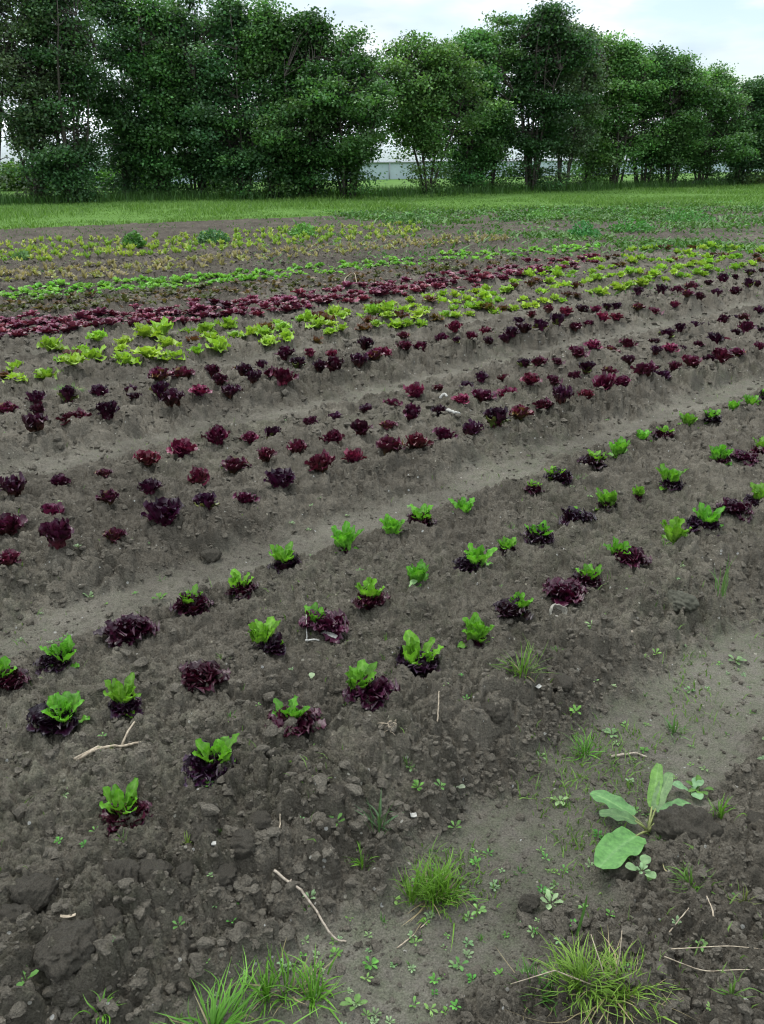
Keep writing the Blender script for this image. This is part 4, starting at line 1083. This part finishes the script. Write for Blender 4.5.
def shell():
    x, y = at(553, 626); mb = MB(); nr_, na = 7, 22; r = 15 * px_size(x, y)
    V = []
    for sgn in (1.0, .86):
        for i in range(nr_):
            ph = (i / (nr_ - 1)) * 1.75
            for j in range(na):
                a = j / na * 6.283; rim = 1 + (.16 * math.sin(a * 3 + 1) + .1 * math.sin(a * 7)) * (i / (nr_ - 1)) ** 3
                p = ph * rim
                V.append((math.sin(p) * math.cos(a) * r * .62 * sgn, math.sin(p) * math.sin(a) * r * .62 * sgn, (1 - math.cos(p)) * r * .62 + (1 - sgn) * r * .3))
    q = []
    for s_ in range(2):
        for i in range(nr_ - 1):
            for j in range(na):
                a = s_ * nr_ * na + i * na + j; b = s_ * nr_ * na + i * na + (j + 1) % na
                q.append([a, b, b + na, a + na] if s_ else [a, a + na, b + na, b])
    k = (nr_ - 1) * na
    for j in range(na): q.append([k + j, k + nr_ * na + j, k + nr_ * na + (j + 1) % na, k + (j + 1) % na])
    mb.add(V, q)
    o = obj('broken_shell', mb.mesh('broken_shell', plain_mat('old_shell', (.10, .09, .07), (.34, .32, .27), 70, .7)), None, (x, y, gz(x, y) + .008)); o.rotation_euler = (.62, .15, .4)
    f = MB(); a = np.arange(18) / 18 * 6.283; rr = r * .50
    fv = [(0, 0, r * .33)] + [(math.cos(t) * rr, math.sin(t) * rr, r * .36 + .002 * math.sin(5 * t)) for t in a]
    f.add(fv, None, [[0, 1 + k, 1 + (k + 1) % 18] for k in range(18)]); obj('soil_filling', f.mesh('soil_filling', M_CLOD), o)
    tag(o, "broken pale cup-shaped shell lying open on the bed edge", 'shell')
shell()
def root_ball():
    x, y = at(392, 749); mb = MB(); rs = random.Random(9)
    v, f = lump_arrays(3, 8, .3, .7); mb.add(v * .017, None, f)
    o = obj('dry_root_ball', mb.mesh('dry_root_ball', M_CLOD), None, (x, y, gz(x, y) + .008)); tag(o, "dry tangle of pale roots round a small lump of soil", 'roots')
    b = MB()
    for k in range(16):
        a = rs.uniform(0, 6.28); p = [(math.cos(a) * .012, math.sin(a) * .012, .010)]
        for j in range(4): p.append((p[-1][0] + rs.uniform(-.010, .010), p[-1][1] + rs.uniform(-.011, .007), max(-.004, p[-1][2] + rs.uniform(-.008, .006))))
        tube(b, p, np.linspace(.0011, .0005, 5), 4)
    obj('root', b.mesh('root', M_STRAW), o)
root_ball()

# ------------------------------------------------------------------ the hedge of trees
def tree(name, px, py, top, half, stems, label, col=(.038, .088, .030), low=1.0, seed=1, nclump=300, per=46, deep=1.7, lean=0.0, leafsize=.135, twigs=0, spread=.9, cat='tree', stemr=.06, foot=.055, x=None, y=None, h=None):
    r = np.random.default_rng(seed)
    if x is None: x, y = at(px, py)
    m = px_size(x, y, 2)
    if h is None:
        d = rays(px, top); h = float(CAM_H + d[2] * (y / d[1]))
    hw = half + .3
    root = empty(name, (x, y, .03)); tag(root, label, cat, 'trees of the hedge')
    # crown: uneven egg of leaf sprays, denser to the outside
    low = low * .85; zc = low + (h - low) * .5; hz = (h - low) / 2
    lob = [(r.normal(0, 1, 3), r.uniform(.2, .6)) for _ in range(9)]
    C = []
    while len(C) < nclump:
        p = r.normal(0, 1, 3); p /= np.linalg.norm(p)
        bump = 1.0
        for d_, a_ in lob:
            d_ = d_ / np.linalg.norm(d_); bump += a_ * max(0, float(p @ d_)) ** 4 - .08
        hr = math.hypot(p[0], p[1]); wide = 1.0 - .18 * max(0, p[2]) ** 2 + .26 * max(0, -p[2]) * (hr > .2)
        E = np.array([p[0] * hw * bump * wide + lean * (p[2] + 1) * .5, p[1] * deep * bump * wide, min(zc + p[2] * hz * (.80 + .20 * bump), h - .05)])
        st = np.array([E[0] * .12, E[1] * .12, max(low * .8, E[2] - r.uniform(.5, 1.6))])
        for t_ in np.sort(r.uniform(.30, 1.0, 7)):
            q = st + (E - st) * t_; q[2] += .45 * math.sin(t_ * 2.6) - .12
            C.append(q + r.normal(0, .13, 3) * np.array([1, 1, .6]))
    C = [c_ for c_ in C if c_[2] < h + .2]
    # shoots and low sprays round the foot of the stems
    nfoot = int(nclump * foot)
    for k in range(nfoot):
        a = r.uniform(0, 6.28); rr_ = abs(r.normal(0, .42)) + .1; z_ = r.uniform(.15, low + .5)
        C.append((math.cos(a) * rr_ * (1 + z_ * .5), math.sin(a) * rr_ * (1 + z_ * .3), z_))
    C = np.array(C); nclump = len(C)
    f = r.uniform(.62, 1.5, (nclump, 1))
    hue = np.array([1, 1, 1]) + r.normal(0, .06, (nclump, 3))
    cols = np.asarray(col)[None] * f * hue
    v, t, cc = leaves_mesh(C, int(per * 1.8), (.27, .27, .10), leafsize * .72, cols, r)
    mb = MB(); mb.add(v, None, t, cc)
    tops = []
    tb = MB()
    for k in range(stems):
        a = k / stems * 6.283 + r.uniform(-.4, .4); b0 = r.uniform(.05, .3) if stems > 2 else .03 * k
        top_p = np.array([math.cos(a) * hw * spread * r.uniform(.3, .8) + lean * .7, math.sin(a) * deep * .8 * r.uniform(.3, .8), low + (h - low) * r.uniform(.55, .85)])
        base = np.array([math.cos(a) * b0, math.sin(a) * b0, -.08])
        n = 9; s = np.linspace(0, 1, n)[:, None]
        mid = base + (top_p - base) * s; mid[:, :2] = base[:2] + (top_p - base)[:2] * s ** 1.35
        mid += np.cumsum(r.normal(0, .075, (n, 3)), 0) * s
        tube(tb, mid, np.linspace(stemr * r.uniform(.7, 1.2), .012, n), 7)
        tops.append(mid)
    trunk = obj('trunk', tb.mesh('trunk', M_BARK), root)
    bb = MB()
    for k in range(nclump):
        st = tops[r.integers(len(tops))]; d = np.linalg.norm(st - C[k], axis=1) + .9 * np.maximum(st[:, 2] - C[k, 2], 0)
        j = int(np.argmin(d)); p0 = st[j]; p1 = C[k]; pm = (p0 + p1) / 2 + np.array([0, 0, .12 * np.linalg.norm(p1 - p0)]) + r.normal(0, .06, 3)
        tube(bb, [p0, pm, p1], [.016, .010, .004], 4, cap=False)
    for k in range(twigs):     # bare twigs sticking out of the leaves on the field side
        p = C[r.integers(nclump)]; p0 = p.copy()
        dr = np.array([r.normal(0, .6), -r.uniform(.1, .6), r.uniform(-.6, .35) if p[2] > h - 1.2 else r.uniform(-.2, .8)]); p2 = p0 + dr * r.uniform(.6, 1.4)
        tube(bb, [p0, (p0 + p2) / 2 + r.normal(0, .06, 3), p2], [.012, .009, .004], 4, cap=False)
    obj('branches', bb.mesh('branches', M_BARK), root)
    obj('crown', mb.mesh('crown', M_TREE), root)
    return root

DK, MD, LT, GY = (.062, .138, .054), (.085, .185, .058), (.115, .235, .070), (.105, .17, .084)
tree('hedge_tree', -2, 203, -60, 2.0, 2, "thin grey-green tree with bare twigs and a single trunk at the picture edge", GY, 2.3, 1, 230, 40, 1.5, .3, .12, 60, stemr=.09)
tree('hedge_tree', 38, 203, -55, 1.7, 4, "grey-green tree with bare twigs between the single trunk and the broad dark bush", GY, 1.7, 2, 260, 42, 1.5, 0, .125, 60)
tree('hedge_tree', 72, 203, -50, 1.9, 9, "broad dark bush with many stems and leaves down to the grass", DK, .55, 3, 360, 48, 1.6, 0, .13, 12, spread=1.0, foot=.11)
tree('hedge_tree', 131, 199, -30, 1.5, 3, "slim dark tree with a leafy foot beside the broad dark bush", DK, 1.0, 4, 300, 46, 1.5, 0, .13, 10, foot=.11)
tree('hedge_tree', 164, 199, -18, 1.6, 8, "dark tree with a thick bundle of stems and drooping sprays", MD, .95, 5, 320, 48, 1.6, 0, .14, foot=.11)
tree('hedge_tree', 199, 198, -6, 1.5, 6, "dark many-stemmed tree under the blue gap of sky", DK, .95, 6, 300, 46, 1.5, 0, .14)
tree('hedge_tree', 245, 199, -12, 1.6, 7, "dark tree with its stems spreading in a wide V", DK, 1.0, 7, 320, 46, 1.6, -.1, .14, spread=1.1)
tree('hedge_tree', 274, 199, -8, 1.3, 4, "tall tree with two close upright stems and brighter top", MD, 1.15, 8, 300, 46, 1.5, 0, .14)
tree('hedge_tree', 306, 199, 4, 1.6, 9, "bright-topped bush tree with a broad dark foot", (.040, .108, .030), .75, 9, 340, 46, 1.6, 0, .14, foot=.11)
tree('hedge_tree', 346, 199, 34, 2.1, 8, "lower tree before the bright gap, leaning outward with forked stems", MD, 1.2, 10, 340, 46, 1.5, .4, .14, spread=1.1)
tree('hedge_tree', 428, 196, 38, 2.5, 6, "open tree with five thin bare stems fanning from one foot", LT, 1.6, 11, 380, 44, 1.5, 0, .135, spread=1.0, stemr=.05)
tree('hedge_tree', 465, 193, 26, 1.6, 7, "dark-footed tree with leaves low on its stems past the open one", MD, 1.0, 12, 320, 46, 1.5, 0, .14, foot=.11)
tree('hedge_tree', 488, 192, 18, 1.6, 5, "tree with dark bushy foot under the tallest far top", MD, 1.1, 13, 320, 46, 1.5, .1, .14, foot=.11)
tree('hedge_tree', 530, 192, 8, 1.9, 9, "tallest rounded tree of the far half with many crossing stems", (.036, .09, .032), 1.5, 14, 380, 48, 1.7, 0, .14, 20, spread=1.0)
tree('hedge_tree', 562, 191, 26, 1.6, 5, "grey-green tree with thin stems beside the tallest rounded one", GY, 1.4, 15, 300, 46, 1.5, 0, .135, 30)
tree('hedge_tree', 588, 189, 40, 1.7, 6, "light green tree with a bushy dark foot", LT, .95, 16, 320, 46, 1.5, 0, .14, 16, foot=.11)
tree('hedge_tree', 614, 189, 42, 1.7, 7, "light green tree with pale twigs and a slatted row of stems", LT, 1.5, 17, 320, 46, 1.5, 0, .14, 34)
tree('hedge_tree', 642, 188, 46, 1.8, 8, "bright green tree with closely set thin stems", (.05, .118, .034), 1.3, 18, 320, 46, 1.5, 0, .14, 20)
tree('hedge_tree', 668, 188, 58, 1.8, 7, "green tree beside the bright chink near the far end", MD, 1.1, 19, 320, 46, 1.5, 0, .14)
tree('hedge_tree', 700, 187, 64, 2.1, 7, "dark green tree, second last of the hedge in view", MD, .8, 20, 340, 46, 1.6, 0, .14)
tree('hedge_tree', 738, 186, 78, 2.2, 6, "last dark tree in view, its stems leaning outward", DK, .6, 21, 340, 46, 1.6, .6, .14)
tree('hedge_tree', 782, 185, 88, 2.4, 6, "dark tree mostly past the picture edge at the far end", MD, .5, 22, 340, 44, 1.6, 0, .14)

# nettles and bushes in the light behind the hedge
def low_bush(px, py, w, h, label, seed, col=(.085, .20, .035)):
    x, y = at(px, py); m = px_size(x, y); r = np.random.default_rng(seed)
    n = 90; C = np.stack([r.normal(0, .4, n) * w * m / 2 * 1.2, r.normal(0, .4, n), r.random(n) ** .8 * h * m], 1)
    cols = np.asarray(col)[None] * r.uniform(.7, 1.3, (n, 1))
    v, t, cc = leaves_mesh(C, 26, (.14, .14, .10), .12, cols, r); mb = MB(); mb.add(v, None, t, cc)
    tag(obj('shrub', mb.mesh('shrub', M_WEED), None, (x, y, .03)), label, 'shrub', 'bright shrubs behind the hedge')
low_bush(14, 191, 46, 24, "bright green shrub behind the single-trunk tree", 1)
low_bush(48, 191, 40, 20, "bright green shrub behind the broad dark bush", 2)
low_bush(112, 191, 40, 19, "bright green shrub seen beside the slim dark tree", 3)
low_bush(150, 191, 34, 19, "bright green shrub between the slim and the bundled stems", 4)
low_bush(222, 191, 44, 17, "green shrub in the gap before the V-shaped stems", 5, (.06, .15, .03))
low_bush(289, 191, 30, 15, "green shrub in the gap between upright stems", 6, (.06, .15, .03))
low_bush(745, 186, 34, 8, "pale shrub in the chink under the last tree", 7, (.12, .17, .07))

# ------------------------------------------------------------------ greenhouse behind the hedge
def greenhouse():
    M_FILM = plain_mat('greenhouse_film', (.66, .68, .70), (.80, .82, .84), .6, .35, .15, .02, .5)
    M_WALL = plain_mat('greenhouse_side_film', (.36, .44, .49), (.46, .54, .59), .8, .35, .1, .02, .5)
    M_STEEL = plain_mat('galvanised_tube', (.30, .31, .33), (.42, .43, .45), 12, .45)
    A, B = np.array([-27.0, 34.0]), np.array([46.0, 83.0])
    d = B - A; Ln = float(np.linalg.norm(d)); ang = math.atan2(d[1], d[0])
    root = empty('greenhouse', (A[0], A[1], .02), ang)
    tag(root, "long low greenhouse with white roof and bluish side wall behind the hedge", 'greenhouse')
    wall_h, span, rise = .95, 9.0, 2.6
    mb = MB()   # the side wall towards the hedge and the one behind
    for yy in (0, span):
        n = 40; xs = np.linspace(0, Ln, n); z = np.linspace(0, wall_h, 3)
        X, Z = np.meshgrid(xs, z, indexing='ij'); Y = yy + .03 * np.sin(X * 5) * (Z > 0)
        v = np.stack([X, Y, Z], -1).reshape(-1, 3); i, j = np.meshgrid(np.arange(n - 1), np.arange(2), indexing='ij')
        mb.add(v, np.stack([i * 3 + j, (i + 1) * 3 + j, (i + 1) * 3 + j + 1, i * 3 + j + 1], -1).reshape(-1, 4))
    obj('side_wall', mb.mesh('side_wall', M_WALL), root)
    mb = MB(); na = 17; nb_ = int(Ln / 1.0)
    a = np.linspace(0, math.pi, na); xs = np.linspace(0, Ln, nb_)
    X, Aa = np.meshgrid(xs, a, indexing='ij')
    sag = .03 * np.abs(np.sin(X * math.pi / 2.2))
    v = np.stack([X, span / 2 - np.cos(Aa) * span / 2, wall_h + .02 + np.sin(Aa) * (rise - sag)], -1).reshape(-1, 3)
    i, j = np.meshgrid(np.arange(nb_ - 1), np.arange(na - 1), indexing='ij')
    mb.add(v, np.stack([i * na + j, (i + 1) * na + j, (i + 1) * na + j + 1, i * na + j + 1], -1).reshape(-1, 4))
    obj('roof', mb.mesh('roof', M_FILM), root)
    for x_ in (0, Ln):
        mb = MB(); pts = [(x_, 0, 0)] + [(x_, span / 2 - math.cos(t) * span / 2, wall_h + math.sin(t) * (rise - .02)) for t in np.linspace(0, math.pi, 13)] + [(x_, span, 0)]
        k = len(pts); mb.add(pts + [(x_, span / 2, .5)], None, [[i, i + 1, k] for i in range(k - 1)] + [[k - 1, 0, k]])
        obj('end_wall', mb.mesh('end_wall', M_FILM), root)
    mb = MB(); tube(mb, [(0, -.05, wall_h), (Ln / 2, -.05, wall_h), (Ln, -.05, wall_h)], .045, 8); obj('gutter_rail', mb.mesh('gutter_rail', M_STEEL), root)
    mb0 = MB(); tube(mb0, [(0, -.06, -.05), (0, -.06, wall_h)], .025, 6); me = mb0.mesh('post', M_STEEL)
    for k in range(int(Ln / 2.2) + 1): obj('post', me, root, (k * 2.2, 0, 0))
greenhouse()
